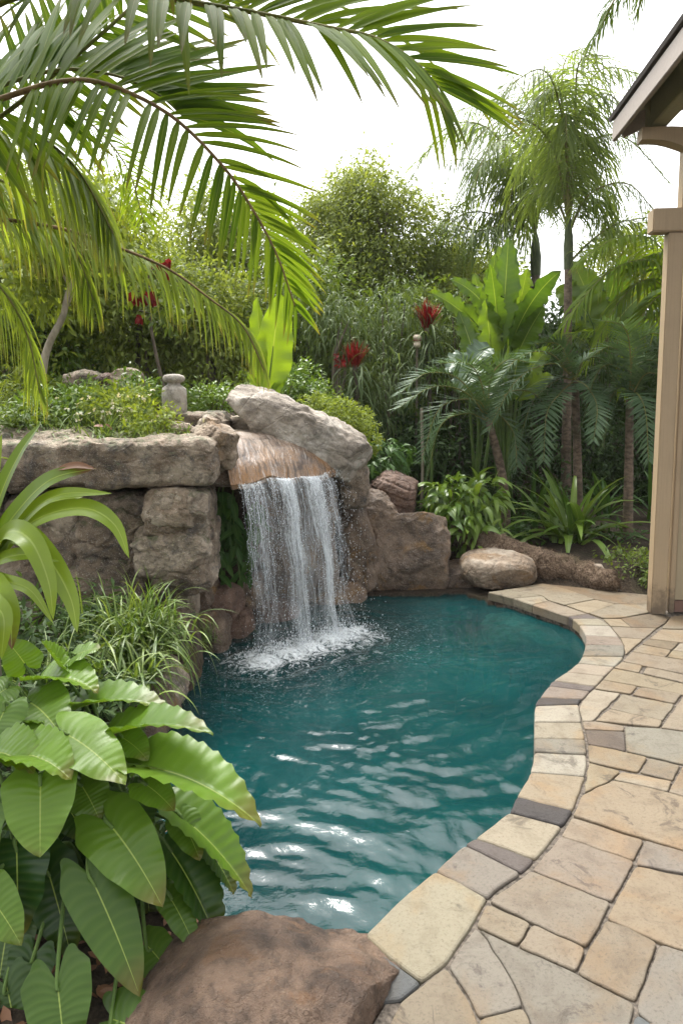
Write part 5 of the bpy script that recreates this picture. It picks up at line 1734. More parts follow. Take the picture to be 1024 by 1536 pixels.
un = thing('stone_urn', 'pale lidded stone urn standing on the planted bank', 'urn', (uc[0], uc[1], V[:, 2].min()))
for nm, rows in (('urn_body', (0, 41)), ('urn_lid', (41, 59))):
    mb = MB()
    mb.add(V, q[rows[0] * K:rows[1] * K])
    mb.build(nm, M['rock_pale'], un)

# slanting pale trunk with yellow green crown
b0 = P(60, 592, 5.6)
b0[2] = 1.30
tt_ = thing('leaning_tree', 'small tree with a slim pale curved trunk and yellow green leaves', 'tree', b0)
mb = MB()
pts = catmull([b0, P(64, 560, 5.6), P(74, 515, 5.6), P(94, 475, 5.62), P(102, 440, 5.65), P(120, 395, 5.7), P(126, 340, 5.8)], 40)
tube(mb, pts, np.linspace(0.036, 0.014, 40), 9)
for a, b in [((104, 430), (60, 360)), ((110, 415), (165, 360)), ((120, 395), (95, 320)), ((98, 465), (125, 425))]:
    tube(mb, catmull([P(*a, 5.65), (P(*a, 5.65) + P(*b, 5.7)) / 2 + [0, 0, .03], P(*b, 5.7)], 10), np.linspace(0.012, 0.004, 10), 6)
mb.build('trunk', M['palebark'], tt_)
mb = MB()
blob_foliage(mb, [B(70, 360, 5.7, 75, .5, 50), B(165, 365, 5.75, 50, .45, 45), B(120, 320, 5.9, 70, .5, 45), B(40, 420, 5.8, 60, .4, 50)], 3600, 0.09, 0.03, 60, 0.09, 1.0, nu=3)
mb.build('crown', M['lime'], tt_)

# hanging red flowers
c = P(225, 405, 6.6)
rf = thing('hanging_flower_plant', 'slender shrub with clusters of hanging red flowers', 'flowering shrub', (c[0], c[1], 1.4))
mb = MB()
tube(mb, catmull([[c[0] + .1, c[1] + .2, 1.4], P(228, 500, 6.7), P(222, 420, 6.65), P(240, 395, 6.6)], 20), np.linspace(.02, .006, 20), 6)
for a, b in [((225, 450), (205, 435)), ((223, 430), (232, 428)), ((226, 470), (208, 465)), ((232, 405), (252, 392))]:
    tube(mb, catmull([P(*a, 6.65), P(*b, 6.6)], 4), .005, 5)
mb.build('stem', M['bark'], rf)
mb = MB()
blob_foliage(mb, [B(225, 420, 6.7, 34, .25, 45), B(245, 470, 6.8, 30, .25, 30)], 420, 0.09, 0.026, 30, 0.07, 1.3, nu=3)
mb.build('foliage', M['mid'], rf)
for (x, y, ln) in [(203, 447, 22), (217, 448, 26), (230, 447, 24), (208, 478, 16), (246, 408, 26), (240, 402, 18), (251, 396, 16), (225, 398, 10), (66, 400, 14)]:
    mb = MB()
    m = 26
    d = nrm(np.c_[rng.normal(0, .35, (m, 2)), -np.ones(m)])
    b = P(x, y - ln / 2, 6.5 if x > 100 else 6.3) + np.c_[rng.normal(0, .012, (m, 2)), -rng.random(m) * ln / FPX * 6.5 * .5]
    leaves(mb, b, d, np.tile([0, -1, .2], (m, 1)), ln / FPX * 6.5 * .6, 0.03, 0.2, 'lance', 3, 2, 0.3)
    mb.build('red_flower', M['red'], rf)

# creeper in the hollow under the ledge
cr = thing('creeper', 'dark leafy creeper hanging in the hollow between squared block and waterfall', 'creeper', P(340, 735, 4.95))
mb, sb = MB(), MB()
for k in range(26):
    x = rng.uniform(300, 388)
    Yd = rng.uniform(4.75, 5.15)
    y0, y1 = rng.uniform(725, 760), rng.uniform(770, 880)
    pts = catmull([P(x, y0, Yd), P(x + rng.normal(0, 6), (y0 + y1) / 2, Yd - .05), P(x + rng.normal(0, 10), y1, Yd - .02)], 14)
    tube(sb, pts, .004, 5, cap=False)
    m = 11
    i = rng.integers(1, 14, m)
    d = nrm(np.c_[rng.normal(0, .7, m), rng.normal(-.5, .4, m), rng.uniform(-1.1, -.2, m)])
    leaves(mb, pts[i], d, np.tile([0, -1, .5], (m, 1)) + rng.normal(0, .25, (m, 3)), rng.uniform(.09, .17, m), rng.uniform(.035, .06, m), .5, 'lance', 6, 4, .25)
sb.build('stem', M['stalk'], cr)
mb.build('foliage', M['creeper'], cr)
rosette('small fine grass tuft on the dark rock at the waterline', (305, 955), 4.38, 90, 0.17, 0.006, 'grassy', 'grass_tuft', 'grass tuft', 'blade', 1.3, (30, 88), base_z=P(305, 962, 4.38)[2], spreadr=0.05, nu=5)

# ================================================================ near bank: grass clumps, strap plant, big leaves
rosette('large arching grass clump against the rock wall beside the pool', (195, 985), 3.55, 520, 0.38, 0.018, 'grassy', 'grass_clump', 'grass clump', 'blade', 2.6, (15, 88), base_z=0.32, spreadr=0.11, nu=8)
rosette('smaller pale grass clump drooping over the bank rock', (185, 1030), 3.25, 130, 0.34, 0.022, 'grassy', 'grass_clump', 'grass clump', 'blade', 2.0, (20, 80), base_z=0.22, spreadr=0.10, nu=8)
rosette('shaded grass clump under the strap leaves at the frame edge', (60, 1010), 3.1, 230, 0.36, 0.016, 'grassy', 'grass_clump', 'grass clump', 'blade', 2.4, (20, 85), base_z=0.22, spreadr=0.16, nu=8)
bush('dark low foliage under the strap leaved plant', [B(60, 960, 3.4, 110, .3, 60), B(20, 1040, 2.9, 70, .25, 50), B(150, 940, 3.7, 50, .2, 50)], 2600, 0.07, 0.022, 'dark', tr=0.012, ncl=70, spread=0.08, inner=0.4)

# strap leaved plant entering from the side
SY = 2.5
sb0 = P(-30, 845, SY)
sp = thing('strap_leaf_plant', 'large yellow green strap leaved plant arching in front of the rock wall', 'plant', (sb0[0], sb0[1], 0.15))
mb = MB()
tube(mb, catmull([[sb0[0] - .03, SY + .02, 0.1], [sb0[0] + .02, SY, 0.55], sb0], 14), np.linspace(.04, .03, 14), 9)
mb.build('stem', M['bark'], sp)


def blade_path(mb, pts, w, upv, rnd, prof='strap', nseg=22, nv=6, fold=0.22, tipc=0.0):
    c = catmull(pts, nseg + 1)
    T_ = nrm(np.gradient(c, axis=0))
    S = nrm(np.cross(T_, np.asarray(upv, float)))
    N = np.cross(S, T_)
    t = np.linspace(0, 1, nseg + 1)
    ww = PROF[prof](t) * w / 2
    u = np.linspace(-1, 1, nv + 1)
    v = c[:, None] + S[:, None] * (u[None, :, None] * ww[:, None, None]) + N[:, None] * (fold * np.abs(u)[None, :, None] * ww[:, None, None])
    i = np.arange(nseg)[:, None] * (nv + 1)
    j = np.arange(nv)[None]
    q = np.stack([i + j, i + j + 1, i + j + nv + 2, i + j + nv + 1], -1).reshape(-1, 4)
    att = np.zeros((nseg + 1, nv + 1, 4))
    att[..., 0] = u * .5 + .5
    att[..., 1] = t[:, None] * (1 if tipc else 0.6)
    att[..., 2] = rnd
    mb.add(v.reshape(-1, 3), q, att.reshape(-1, 4))


mb = MB()
for pts, w, up, tipc in [
    ([(-30, 845, 2.5), (0, 745, 2.45), (30, 680, 2.4), (62, 634, 2.35)], .060, (-.7, -.6, .4), 0),
    ([(-25, 845, 2.5), (20, 775, 2.4), (75, 720, 2.32), (145, 702, 2.3)], .062, (-.3, -.6, .9), 1),
    ([(-20, 850, 2.5), (40, 775, 2.38), (90, 742, 2.3), (168, 740, 2.25)], .045, (0, -.5, 1), 0),
    ([(-20, 855, 2.5), (45, 785, 2.38), (120, 762, 2.3), (170, 785, 2.25), (194, 838, 2.22)], .052, (.1, -.4, 1), 0),
    ([(-20, 855, 2.5), (10, 800, 2.35), (45, 810, 2.25), (72, 870, 2.2), (80, 930, 2.18)], .058, (.3, -.5, .9), 0),
    ([(-20, 855, 2.5), (25, 802, 2.4), (70, 835, 2.3), (105, 895, 2.25), (116, 950, 2.22)], .060, (.2, -.5, .9), 0),
    ([(-25, 860, 2.5), (5, 838, 2.35), (45, 832, 2.28), (90, 842, 2.24)], .040, (0, -.5, 1), 0),
    ([(-30, 860, 2.5), (0, 870, 2.3), (45, 885, 2.22), (80, 935, 2.2)], .034, (.1, -.5, 1), 0),
    ([(-35, 860, 2.5), (-10, 880, 2.25), (14, 920, 2.18), (18, 975, 2.15)], .062, (.5, -.7, .5), 1),
    ([(-35, 860, 2.5), (-20, 900, 2.2), (5, 925, 2.12), (2, 990, 2.1)], .055, (.4, -.7, .4), 0),
    ([(-35, 850, 2.5), (-15, 760, 2.5), (-5, 700, 2.5), (3, 650, 2.5)], .05, (-.5, -.8, .2), 0),
    ([(-30, 850, 2.5), (20, 790, 2.55), (70, 755, 2.65), (125, 745, 2.7)], .045, (0, -.4, 1), 0),
    ([(-40, 850, 2.5), (-90, 760, 2.5), (-140, 730, 2.5), (-190, 760, 2.5)], .055, (0, -.4, 1), 0), ([(-40, 850, 2.5), (-70, 800, 2.3), (-110, 800, 2.2), (-140, 850, 2.1)], .055, (0, -.4, 1), 0),
    ([(-40, 850, 2.5), (-30, 740, 2.7), (-10, 690, 2.85), (20, 690, 3.0)], .05, (0, -.4, 1), 0)]:
    mb = MB()
    blade_path(mb, [P(*q) for q in pts], w * 1.55, (up[0] * .6, -.8, .35 + .3 * up[2]), rng.uniform(.2, .9), tipc=tipc)
    mb.build('leaf', M['strapleaf'], sp)
mb = MB()
blade_path(mb, [P(84, 704, 2.33), P(115, 698, 2.31), P(146, 704, 2.3)], .03, (0, -.7, .7), 0.3, 'lance', 10, 4)
mb.build('dry_leaf_tip', M['deadleaf'], sp)

# big glossy leaved plant in the front corner
pc = np.array([-0.80, 2.22, 0.02])
ph = thing('philodendron', 'big plant with broad glossy green leaves in the near corner beside the rust brown boulder', 'plant', pc)
hero = [  # base px, tip px, width px, depth at base, depth at tip, up vector, ripple, lobe, droop, tone with shade of lower and rear leaves painted in
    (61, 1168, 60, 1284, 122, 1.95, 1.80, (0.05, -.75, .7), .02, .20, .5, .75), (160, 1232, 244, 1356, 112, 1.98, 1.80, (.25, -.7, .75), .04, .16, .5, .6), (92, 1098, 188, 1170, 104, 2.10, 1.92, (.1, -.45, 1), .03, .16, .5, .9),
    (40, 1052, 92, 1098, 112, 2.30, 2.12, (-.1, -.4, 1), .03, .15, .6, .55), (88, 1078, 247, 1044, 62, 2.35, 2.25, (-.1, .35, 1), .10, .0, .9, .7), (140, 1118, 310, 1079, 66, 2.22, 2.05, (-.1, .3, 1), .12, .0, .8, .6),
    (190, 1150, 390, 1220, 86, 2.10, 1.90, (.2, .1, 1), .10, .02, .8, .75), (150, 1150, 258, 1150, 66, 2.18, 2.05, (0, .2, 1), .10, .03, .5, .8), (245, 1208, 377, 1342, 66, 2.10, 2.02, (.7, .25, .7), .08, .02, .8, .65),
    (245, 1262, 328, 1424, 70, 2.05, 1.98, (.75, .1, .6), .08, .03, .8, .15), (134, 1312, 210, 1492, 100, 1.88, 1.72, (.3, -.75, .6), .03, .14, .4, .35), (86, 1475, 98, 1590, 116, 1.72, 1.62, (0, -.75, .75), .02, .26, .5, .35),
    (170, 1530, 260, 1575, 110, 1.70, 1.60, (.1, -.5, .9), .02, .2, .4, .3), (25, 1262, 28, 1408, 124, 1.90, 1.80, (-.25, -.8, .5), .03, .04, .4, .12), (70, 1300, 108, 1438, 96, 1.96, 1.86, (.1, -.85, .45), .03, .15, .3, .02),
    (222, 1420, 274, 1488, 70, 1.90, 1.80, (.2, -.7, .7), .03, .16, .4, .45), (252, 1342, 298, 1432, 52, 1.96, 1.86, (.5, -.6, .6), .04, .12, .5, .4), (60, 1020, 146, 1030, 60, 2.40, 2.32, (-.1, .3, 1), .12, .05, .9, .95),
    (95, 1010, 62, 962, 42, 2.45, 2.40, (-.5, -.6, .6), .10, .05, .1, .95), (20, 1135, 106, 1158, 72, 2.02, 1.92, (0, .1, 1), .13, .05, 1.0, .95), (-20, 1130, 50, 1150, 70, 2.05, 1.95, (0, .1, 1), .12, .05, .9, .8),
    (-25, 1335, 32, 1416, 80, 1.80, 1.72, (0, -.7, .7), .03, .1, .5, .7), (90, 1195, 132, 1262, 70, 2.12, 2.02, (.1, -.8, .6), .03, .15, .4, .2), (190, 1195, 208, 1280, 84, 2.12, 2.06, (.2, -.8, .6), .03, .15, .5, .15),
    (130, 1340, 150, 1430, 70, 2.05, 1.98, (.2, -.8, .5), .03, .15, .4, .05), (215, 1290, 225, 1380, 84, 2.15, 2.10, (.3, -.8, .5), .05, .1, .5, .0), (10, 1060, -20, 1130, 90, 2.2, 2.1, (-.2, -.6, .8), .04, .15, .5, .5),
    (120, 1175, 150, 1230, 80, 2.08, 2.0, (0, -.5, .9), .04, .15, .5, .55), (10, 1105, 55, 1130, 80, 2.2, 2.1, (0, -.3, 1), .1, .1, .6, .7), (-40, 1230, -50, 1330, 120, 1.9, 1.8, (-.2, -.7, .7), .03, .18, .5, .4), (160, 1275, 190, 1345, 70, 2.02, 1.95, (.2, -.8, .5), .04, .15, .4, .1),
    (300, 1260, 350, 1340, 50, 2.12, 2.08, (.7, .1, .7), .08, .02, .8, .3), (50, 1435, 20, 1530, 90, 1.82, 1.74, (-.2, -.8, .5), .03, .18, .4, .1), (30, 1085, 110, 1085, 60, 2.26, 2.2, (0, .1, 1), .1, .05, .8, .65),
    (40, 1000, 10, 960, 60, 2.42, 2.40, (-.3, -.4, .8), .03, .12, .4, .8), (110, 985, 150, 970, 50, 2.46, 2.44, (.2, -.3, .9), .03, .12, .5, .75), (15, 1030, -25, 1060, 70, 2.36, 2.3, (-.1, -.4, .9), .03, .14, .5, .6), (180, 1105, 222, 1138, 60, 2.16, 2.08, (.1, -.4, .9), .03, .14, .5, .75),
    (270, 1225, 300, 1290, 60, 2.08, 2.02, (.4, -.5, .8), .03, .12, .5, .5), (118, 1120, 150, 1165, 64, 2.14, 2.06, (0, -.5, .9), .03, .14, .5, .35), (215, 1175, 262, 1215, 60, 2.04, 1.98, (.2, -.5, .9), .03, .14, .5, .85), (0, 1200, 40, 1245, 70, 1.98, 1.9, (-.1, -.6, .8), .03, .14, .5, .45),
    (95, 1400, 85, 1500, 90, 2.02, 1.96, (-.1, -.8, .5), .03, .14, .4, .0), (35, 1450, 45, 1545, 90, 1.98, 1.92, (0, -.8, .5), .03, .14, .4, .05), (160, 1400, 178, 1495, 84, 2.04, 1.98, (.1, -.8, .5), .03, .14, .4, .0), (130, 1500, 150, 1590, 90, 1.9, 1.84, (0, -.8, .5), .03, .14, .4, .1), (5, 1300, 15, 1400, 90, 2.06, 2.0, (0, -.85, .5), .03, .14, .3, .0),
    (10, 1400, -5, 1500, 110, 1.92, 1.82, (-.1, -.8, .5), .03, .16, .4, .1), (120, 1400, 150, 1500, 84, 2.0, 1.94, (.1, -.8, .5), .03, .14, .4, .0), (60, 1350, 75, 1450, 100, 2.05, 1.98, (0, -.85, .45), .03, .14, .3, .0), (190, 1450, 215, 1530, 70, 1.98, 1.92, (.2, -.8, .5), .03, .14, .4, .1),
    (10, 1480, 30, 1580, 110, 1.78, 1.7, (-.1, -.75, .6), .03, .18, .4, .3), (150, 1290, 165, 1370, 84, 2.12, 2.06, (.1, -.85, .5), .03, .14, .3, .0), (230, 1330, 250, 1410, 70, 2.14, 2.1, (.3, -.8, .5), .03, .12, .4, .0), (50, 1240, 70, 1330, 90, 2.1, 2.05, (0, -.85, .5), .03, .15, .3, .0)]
for (bx, by, tx, ty, w, Ya, Yb, up, rip, lo, dr, li) in hero:
    a, b = P(bx, by, Ya), P(tx, ty, Yb)
    lf, sk = MB(), MB()
    ch = b - a
    L = np.linalg.norm(ch)
    d = nrm(ch + np.array([0, 0, dr * L * 0.42]))
    rp = rip > .05
    root_f = 1
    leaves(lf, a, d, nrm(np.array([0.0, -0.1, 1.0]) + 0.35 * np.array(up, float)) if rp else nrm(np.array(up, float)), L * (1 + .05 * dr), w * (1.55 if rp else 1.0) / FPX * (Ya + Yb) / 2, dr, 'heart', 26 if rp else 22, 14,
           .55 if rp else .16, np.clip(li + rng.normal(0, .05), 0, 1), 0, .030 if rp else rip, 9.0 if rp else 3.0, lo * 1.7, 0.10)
    root = pc + np.array([rng.normal(0, .10), rng.normal(0, .10), 0])
    mid = root * .45 + a * .55 + np.array([0, .02, .10])
    pts = catmull([root, mid, a - d * 0.01, a + d * L * .12], 18)
    tube(sk, pts, np.linspace(.008, .0045, 18), 7, 0, rng.random())
    sk.build('stalk', M['stalk'], lf.build('leaf', M['philo'], ph))
# dark understorey at its foot
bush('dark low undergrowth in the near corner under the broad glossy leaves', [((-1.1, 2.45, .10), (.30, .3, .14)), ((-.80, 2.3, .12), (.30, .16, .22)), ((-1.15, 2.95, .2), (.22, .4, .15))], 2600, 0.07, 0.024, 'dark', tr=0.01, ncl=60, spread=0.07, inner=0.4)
lt_ = MB()
m = 500
px_, py_ = rng.uniform(-1.3, -0.45, m), rng.uniform(1.4, 2.6, m)
keep = sdist(px_, py_, pool) > 0.04
px_, py_ = px_[keep], py_[keep]
m = len(px_)
leaves(lt_, np.c_[px_, py_, ground_z(px_, py_) + .012], np.c_[rng.normal(size=(m, 2)), rng.normal(.1, .2, m)], np.c_[rng.normal(0, .3, (m, 2)), np.ones(m)], rng.uniform(.03, .08, m), rng.uniform(.012, .03, m), .3, 'oval', 3, 2, .2)
tag(lt_.build('fallen_leaves', M['deadleaf']), 'brown leaf litter on the soil', kind='stuff')

# ================================================================ near palm whose fronds hang over the view
np_ = thing('overhanging_palm', 'palm with long glossy fronds hanging over the pool from above', 'palm', (-2.15, 2.6, 0.1))
mb = MB()
pts = catmull([(-2.15, 2.6, 0.0), (-2.1, 2.58, 1.2), (-2.0, 2.5, 2.35)], 36)
tube(mb, pts, np.linspace(.10, .075, 36) * (1 + .05 * (np.arange(36) % 2)), 12)
mb.build('trunk', M['palmbark'], np_)


def nfrond(ctrl, **kw):
    fb, kb = MB(), MB()
    mr = kw.pop('stalk', 'rachis')
    lm = kw.pop('leafm', 'palmleaf')
    frond(fb, [P(*c) for c in ctrl], stalk=kb, **kw)
    kb.build('stalk', M[mr], fb.build('frond', M[lm], np_))


crown = (-300, 330, 2.5)
# the big frond that sweeps down in the middle
nfrond([(-330, 300, 2.5), (-120, 190, 2.35), (0, 148, 2.25), (90, 122, 2.2), (160, 126, 2.15), (255, 172, 2.12), (335, 250, 2.1), (380, 316, 2.12), (415, 382, 2.15), (442, 458, 2.2)], n=52, Lmax=0.48, W=0.028, droop=0.34, a0=106, a1=30, lp=lambda t: np.interp(t, [0, .25, .5, .8, 1], [.8, 1.0, .80, .52, .30]), up=(0.25, -0.75, 0.55), vt=0.06, r0=0.011, t0=0.12, rnd=0.35, jit=0.05, nu=8, stalk='rachis_brown', tipmin=0.45, fold=0.3)
# the frond crossing the sky
nfrond([(-260, 250, 2.5), (-60, 40, 2.3), (120, -25, 2.15), (260, -2, 2.1), (380, 18, 2.05), (480, 38, 2.02), (560, 55, 2.0), (620, 90, 2.0), (662, 135, 2.0)], n=40, Lmax=0.46, W=0.034, droop=0.3, a0=84, a1=34, lp=lambda t: np.interp(t, [0, .3, .6, .85, 1], [.7, 1.0, 1.0, .75, .6]), up=(0.2, -0.7, 0.6), vt=0.15, r0=0.011, t0=0.2, rnd=0.5, jit=0.06, nu=8, tipmin=0.6, fold=0.3)
# dense dark frond overhead
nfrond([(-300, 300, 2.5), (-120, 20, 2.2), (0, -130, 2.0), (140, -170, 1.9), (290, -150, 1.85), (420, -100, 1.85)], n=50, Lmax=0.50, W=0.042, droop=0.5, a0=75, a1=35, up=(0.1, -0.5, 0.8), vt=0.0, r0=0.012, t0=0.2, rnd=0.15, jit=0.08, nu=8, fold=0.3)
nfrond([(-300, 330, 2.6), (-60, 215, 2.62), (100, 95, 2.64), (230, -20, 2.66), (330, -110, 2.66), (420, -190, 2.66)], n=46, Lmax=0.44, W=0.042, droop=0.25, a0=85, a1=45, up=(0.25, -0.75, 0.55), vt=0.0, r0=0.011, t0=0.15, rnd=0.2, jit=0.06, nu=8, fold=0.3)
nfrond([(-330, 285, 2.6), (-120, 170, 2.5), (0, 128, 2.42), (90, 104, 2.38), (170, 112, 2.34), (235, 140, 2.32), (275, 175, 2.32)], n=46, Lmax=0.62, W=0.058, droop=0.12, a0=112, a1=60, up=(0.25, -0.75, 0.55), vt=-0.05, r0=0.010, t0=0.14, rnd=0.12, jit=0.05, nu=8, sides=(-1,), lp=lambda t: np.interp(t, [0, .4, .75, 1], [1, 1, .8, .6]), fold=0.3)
# lower frond pointing at the folded leaves
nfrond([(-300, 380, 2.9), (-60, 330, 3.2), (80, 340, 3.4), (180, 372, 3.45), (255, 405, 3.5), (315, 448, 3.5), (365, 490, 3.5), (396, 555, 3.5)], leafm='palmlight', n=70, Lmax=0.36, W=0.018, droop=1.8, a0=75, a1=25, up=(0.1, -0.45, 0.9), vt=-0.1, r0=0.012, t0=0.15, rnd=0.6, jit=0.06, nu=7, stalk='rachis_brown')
# drooping fronds at the side
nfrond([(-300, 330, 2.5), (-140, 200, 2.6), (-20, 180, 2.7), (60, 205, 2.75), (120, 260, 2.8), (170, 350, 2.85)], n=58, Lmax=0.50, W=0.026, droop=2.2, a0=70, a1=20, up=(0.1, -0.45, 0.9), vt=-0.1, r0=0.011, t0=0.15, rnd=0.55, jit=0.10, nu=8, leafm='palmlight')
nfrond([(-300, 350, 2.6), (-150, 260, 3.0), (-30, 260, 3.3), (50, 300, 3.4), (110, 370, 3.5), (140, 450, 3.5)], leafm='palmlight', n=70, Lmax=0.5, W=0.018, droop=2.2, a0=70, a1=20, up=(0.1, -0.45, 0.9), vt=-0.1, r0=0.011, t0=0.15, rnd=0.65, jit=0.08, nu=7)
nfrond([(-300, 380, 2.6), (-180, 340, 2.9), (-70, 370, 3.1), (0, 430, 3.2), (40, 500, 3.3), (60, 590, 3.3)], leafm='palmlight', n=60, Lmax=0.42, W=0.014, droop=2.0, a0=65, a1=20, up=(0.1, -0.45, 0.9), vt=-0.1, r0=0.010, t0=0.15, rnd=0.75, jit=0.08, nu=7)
nfrond([(-300, 330, 2.6), (-100, 180, 3.2), (40, 140, 3.6), (130, 180, 3.8), (190, 250, 4.0), (215, 330, 4.0)], n=56, Lmax=0.42, W=0.014, droop=0.7, a0=75, a1=45, up=(0.2, -0.7, 0.5), vt=0.1, r0=0.010, t0=0.15, rnd=0.5, jit=0.07, nu=6)
for az in (150, 190, 230, 270):                       # the crown's other side, out of the photograph
    A = radians(az)
    c0 = np.array([-2.0, 2.5, 2.35])
    fb = MB()
    frond(fb, [c0, c0 + [cos(A) * .5, sin(A) * .5, .5], c0 + [cos(A) * 1.1, sin(A) * 1.1, .5], c0 + [cos(A) * 1.6, sin(A) * 1.6, 0]], n=50, Lmax=.45, W=.034, droop=1.2, a1=30)
    fb.build('frond', [M['palmleaf'], M['rachis']], np_)

# ================================================================ pavilion
M['beige'] = plain('beige painted timber', (0.35, 0.26, 0.16), 0.55, 0.04, 60, 0.1, True)
M['fascia'] = plain('taupe painted fascia', (0.27, 0.22, 0.175), 0.5, 0.1, 50)
M['soffit'] = plain('olive painted soffit beam', (0.26, 0.235, 0.13), 0.55, 0.1, 50)
M['roof'] = plain('brown roof shingles', (0.10, 0.085, 0.075), 0.85, 0.6, 30)
M['wallpanel'] = plain('cream wall boarding', (0.32, 0.26, 0.165), 0.6, 0.04, 40, 0.1)
M['plinth'] = plain('brown plinth brick', (0.17, 0.10, 0.075), 0.8, 0.5, 30)
p0 = G(988, 922)
aw = nrm(np.array([0.103, 1.0, 0.0]))
cr_ = np.array([aw[1], -aw[0], 0.0])
AX = np.array([cr_, aw, [0, 0, 1.0]])
pv = thing('pavilion', 'beige timber garden pavilion with a post, beams and a sloping roof beside the pool', 'pavilion', (p0[0], p0[1], 0))
O0 = (p0[0], p0[1] + 0.05, 0.0)


def part(name, mat, boxes, bev=0.006, parent=None):
    mb = MB()
    for lo, hi in boxes:
        boxm(mb, lo, hi, AX, O0, bev=bev)
    return mb.build(name, M[mat], parent or pv, shade=False)


part('post', 'beige', [((-.052, -.052, 0), (.052, .052, 2.70))])
part('upper_post', 'beige', [((.03, -.045, 2.862), (.135, .06, 3.42))])
part('trim_board', 'beige', [((.085, .0, .0), (.128, .05, 2.70))])
wp = part('wall_panel', 'wallpanel', [((.134 + k * .152, .03 + 0.0, .09), (.134 + k * .152 + .148, .06, 2.70)) for k in range(7)], 0.004)
part('plinth', 'plinth', [((.132, .02, .0), (1.21, .07, .085))], 0.004)
part('lower_beam', 'beige', [((-.165, -.07, 2.703), (2.2, .06, 2.86))], 0.008)
# arched brace: a board whose underside curves
mb = MB()
xs_ = np.linspace(-.27, 2.2, 40)
zb = 3.20 + 0.105 * np.clip(1 - ((xs_ + .27) / .62), 0, 1) ** 1.5 * 0 + 3.0 * 0
zb = np.where(xs_ < .25, 3.305 - 0.12 * smooth(-.2, .25, xs_), 3.185)
zt = np.full(40, 3.385) - 0.03 * smooth(-.1, .25, xs_)
ringv = []
for x_, b_, t_ in zip(xs_, zb, zt):
    ringv.append([(x_, -.09, b_), (x_, .02, b_), (x_, .02, t_), (x_, -.09, t_)])
ringv = np.array(ringv).reshape(-1, 3)
i = np.arange(39)[:, None] * 4
j = np.arange(4)[None]
q = np.stack([i + j, i + (j + 1) % 4, i + 4 + (j + 1) % 4, i + 4 + j], -1).reshape(-1, 4)
mb.add(ringv @ AX + np.array(O0), q)
mb.add(ringv[:4] @ AX + np.array(O0), [(0, 1, 2, 3)])
mb.add(ringv[-4:] @ AX + np.array(O0), [(3, 2, 1, 0)])
mb.build('arched_brace', M['beige'], pv, shade=False)
part('eave_beam', 'soffit', [((-.20, -5.0, 3.405), (-.09, .10, 3.60))], 0.006)
part('fascia', 'fascia', [((-.385, -5.1, 3.40), (-.355, .22, 3.535))], 0.004)
# far gable end board and roof plane rising away from the pool
sl = radians(24)
AXr = np.array([cr_ * cos(sl) + np.array([0, 0, sin(sl)]), aw, -cr_ * sin(sl) + np.array([0, 0, cos(sl)])])
Or = np.array(O0) + cr_ * (-.40) + np.array([0, 0, 3.545])
mb = MB()
boxm(mb, (0, -5.12, 0.0), (3.2, .26, .03), AXr, Or, bev=0.004)
rf_ = mb.build('roof', M['roof'], pv, shade=False)
mb = MB()
boxm(mb, (.05, -5.05, -.035), (3.15, .20, -.003), AXr, Or, bev=0.003)
mb.build('soffit', M['soffit'], pv, shade=False)
for k in range(9):
    mb = MB()
    boxm(mb, (.16, -.62 * k - .02, -.16), (3.1, -.62 * k + .03, -.037), AXr, Or, bev=0.003)
    mb.build('rafter', M['soffit'], pv, shade=False)
mb = MB()
boxm(mb, (.035, .202, -.15), (3.2, .232, -.003), AXr, Or, bev=0.003)
mb.build('gable_board', M['fascia'], pv, shade=False)

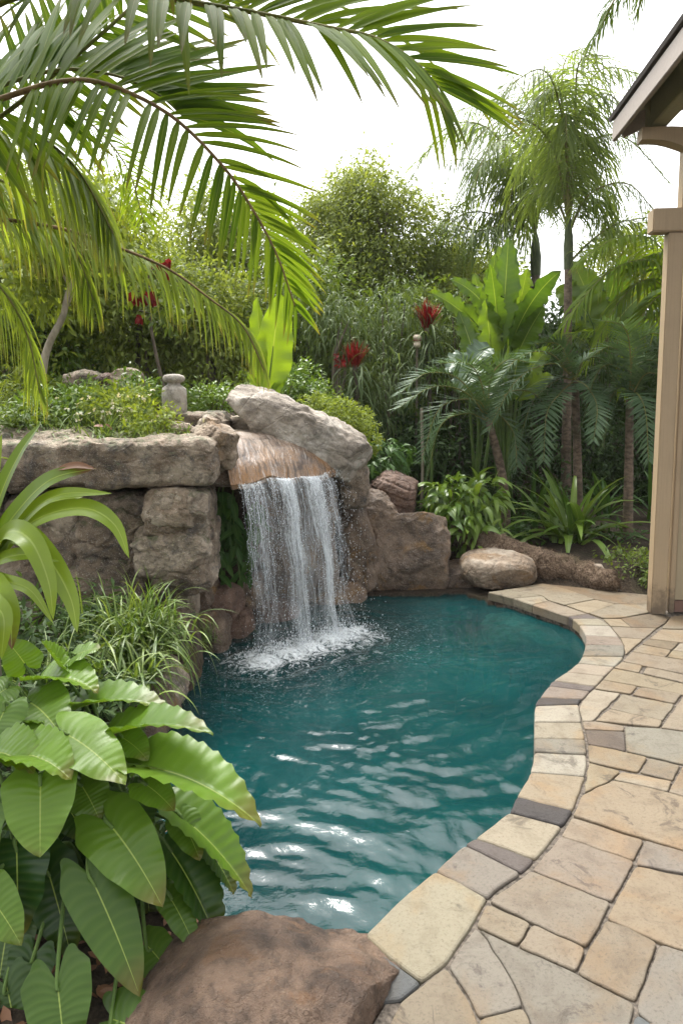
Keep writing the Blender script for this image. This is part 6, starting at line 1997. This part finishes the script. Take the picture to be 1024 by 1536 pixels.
# ================================================================ light and air
w = bpy.data.worlds.new('World')
SC.world = w
w.use_nodes = True
nt = w.node_tree
nt.nodes.clear()
sky = nt.nodes.new('ShaderNodeTexSky')
sky.sky_type = 'NISHITA'
sky.sun_disc = False
sky.sun_elevation = SUN_EL
sky.sun_rotation = SUN_AZ
sky.air_density, sky.dust_density, sky.ozone_density = 1.0, 4.0, 1.0
hs = nt.nodes.new('ShaderNodeHueSaturation')
hs.inputs['Saturation'].default_value = 0.10
bg = nt.nodes.new('ShaderNodeBackground')
bg.inputs['Strength'].default_value = 0.15
wo = nt.nodes.new('ShaderNodeOutputWorld')
nt.links.new(sky.outputs[0], hs.inputs['Color'])
nt.links.new(hs.outputs[0], bg.inputs['Color'])
nt.links.new(bg.outputs[0], wo.inputs['Surface'])

sd = bpy.data.lights.new('sun', 'SUN')
sd.energy = 1.35
sd.angle = radians(22)
sd.color = (1.0, 0.96, 0.89)
so = bpy.data.objects.new('sun', sd)
COL.objects.link(so)
# sun_rotation 0 puts the Nishita sun on +Y, turning towards +X
az = SUN_AZ
sv = np.array([sin(az) * cos(SUN_EL), cos(az) * cos(SUN_EL), sin(SUN_EL)])
from mathutils import Vector
so.rotation_euler = Vector(sv).to_track_quat('Z', 'Y').to_euler()

hz_ = MB()
boxm(hz_, (-45, -8, -4.2), (45, 42, 9.5), bev=0)
T = NT('pale garden haze')
pvn = T.t.nodes.new('ShaderNodeVolumePrincipled')
pvn.inputs['Color'].default_value = (0.97, 0.98, 1.0, 1)
pvn.inputs['Density'].default_value = 0.0007
T.l(pvn.outputs[0], T.out.inputs['Volume'])
tag(hz_.build('haze', T.m, shade=False), 'thin pale haze in the humid air', kind='stuff')

# ================================================================ camera
cd = bpy.data.cameras.new('camera')
cd.sensor_fit = 'HORIZONTAL'
cd.sensor_width = 36.0
cd.lens = 36.0 * FPX / 1024.0
cd.shift_y = -(768.0 - PPY) / 1024.0
cd.clip_start, cd.clip_end = 0.05, 2000
co = bpy.data.objects.new('camera', cd)
COL.objects.link(co)
co.location = EYE
co.rotation_euler = (radians(90) - PITCH, 0, 0)
SC.camera = co
SC.view_settings.view_transform = 'Standard'
SC.view_settings.look = 'None'
SC.view_settings.gamma = 1
SC.view_settings.exposure = 1.85
SC.render.engine = 'CYCLES'
SC.cycles.use_denoising = True
SC.cycles.max_bounces = 8
SC.cycles.diffuse_bounces = 4
SC.cycles.glossy_bounces = 3
SC.cycles.transparent_max_bounces = 16
SC.cycles.sample_clamp_indirect = 6
for o in bpy.data.objects:
    if 'at' in o:
        del o['at']
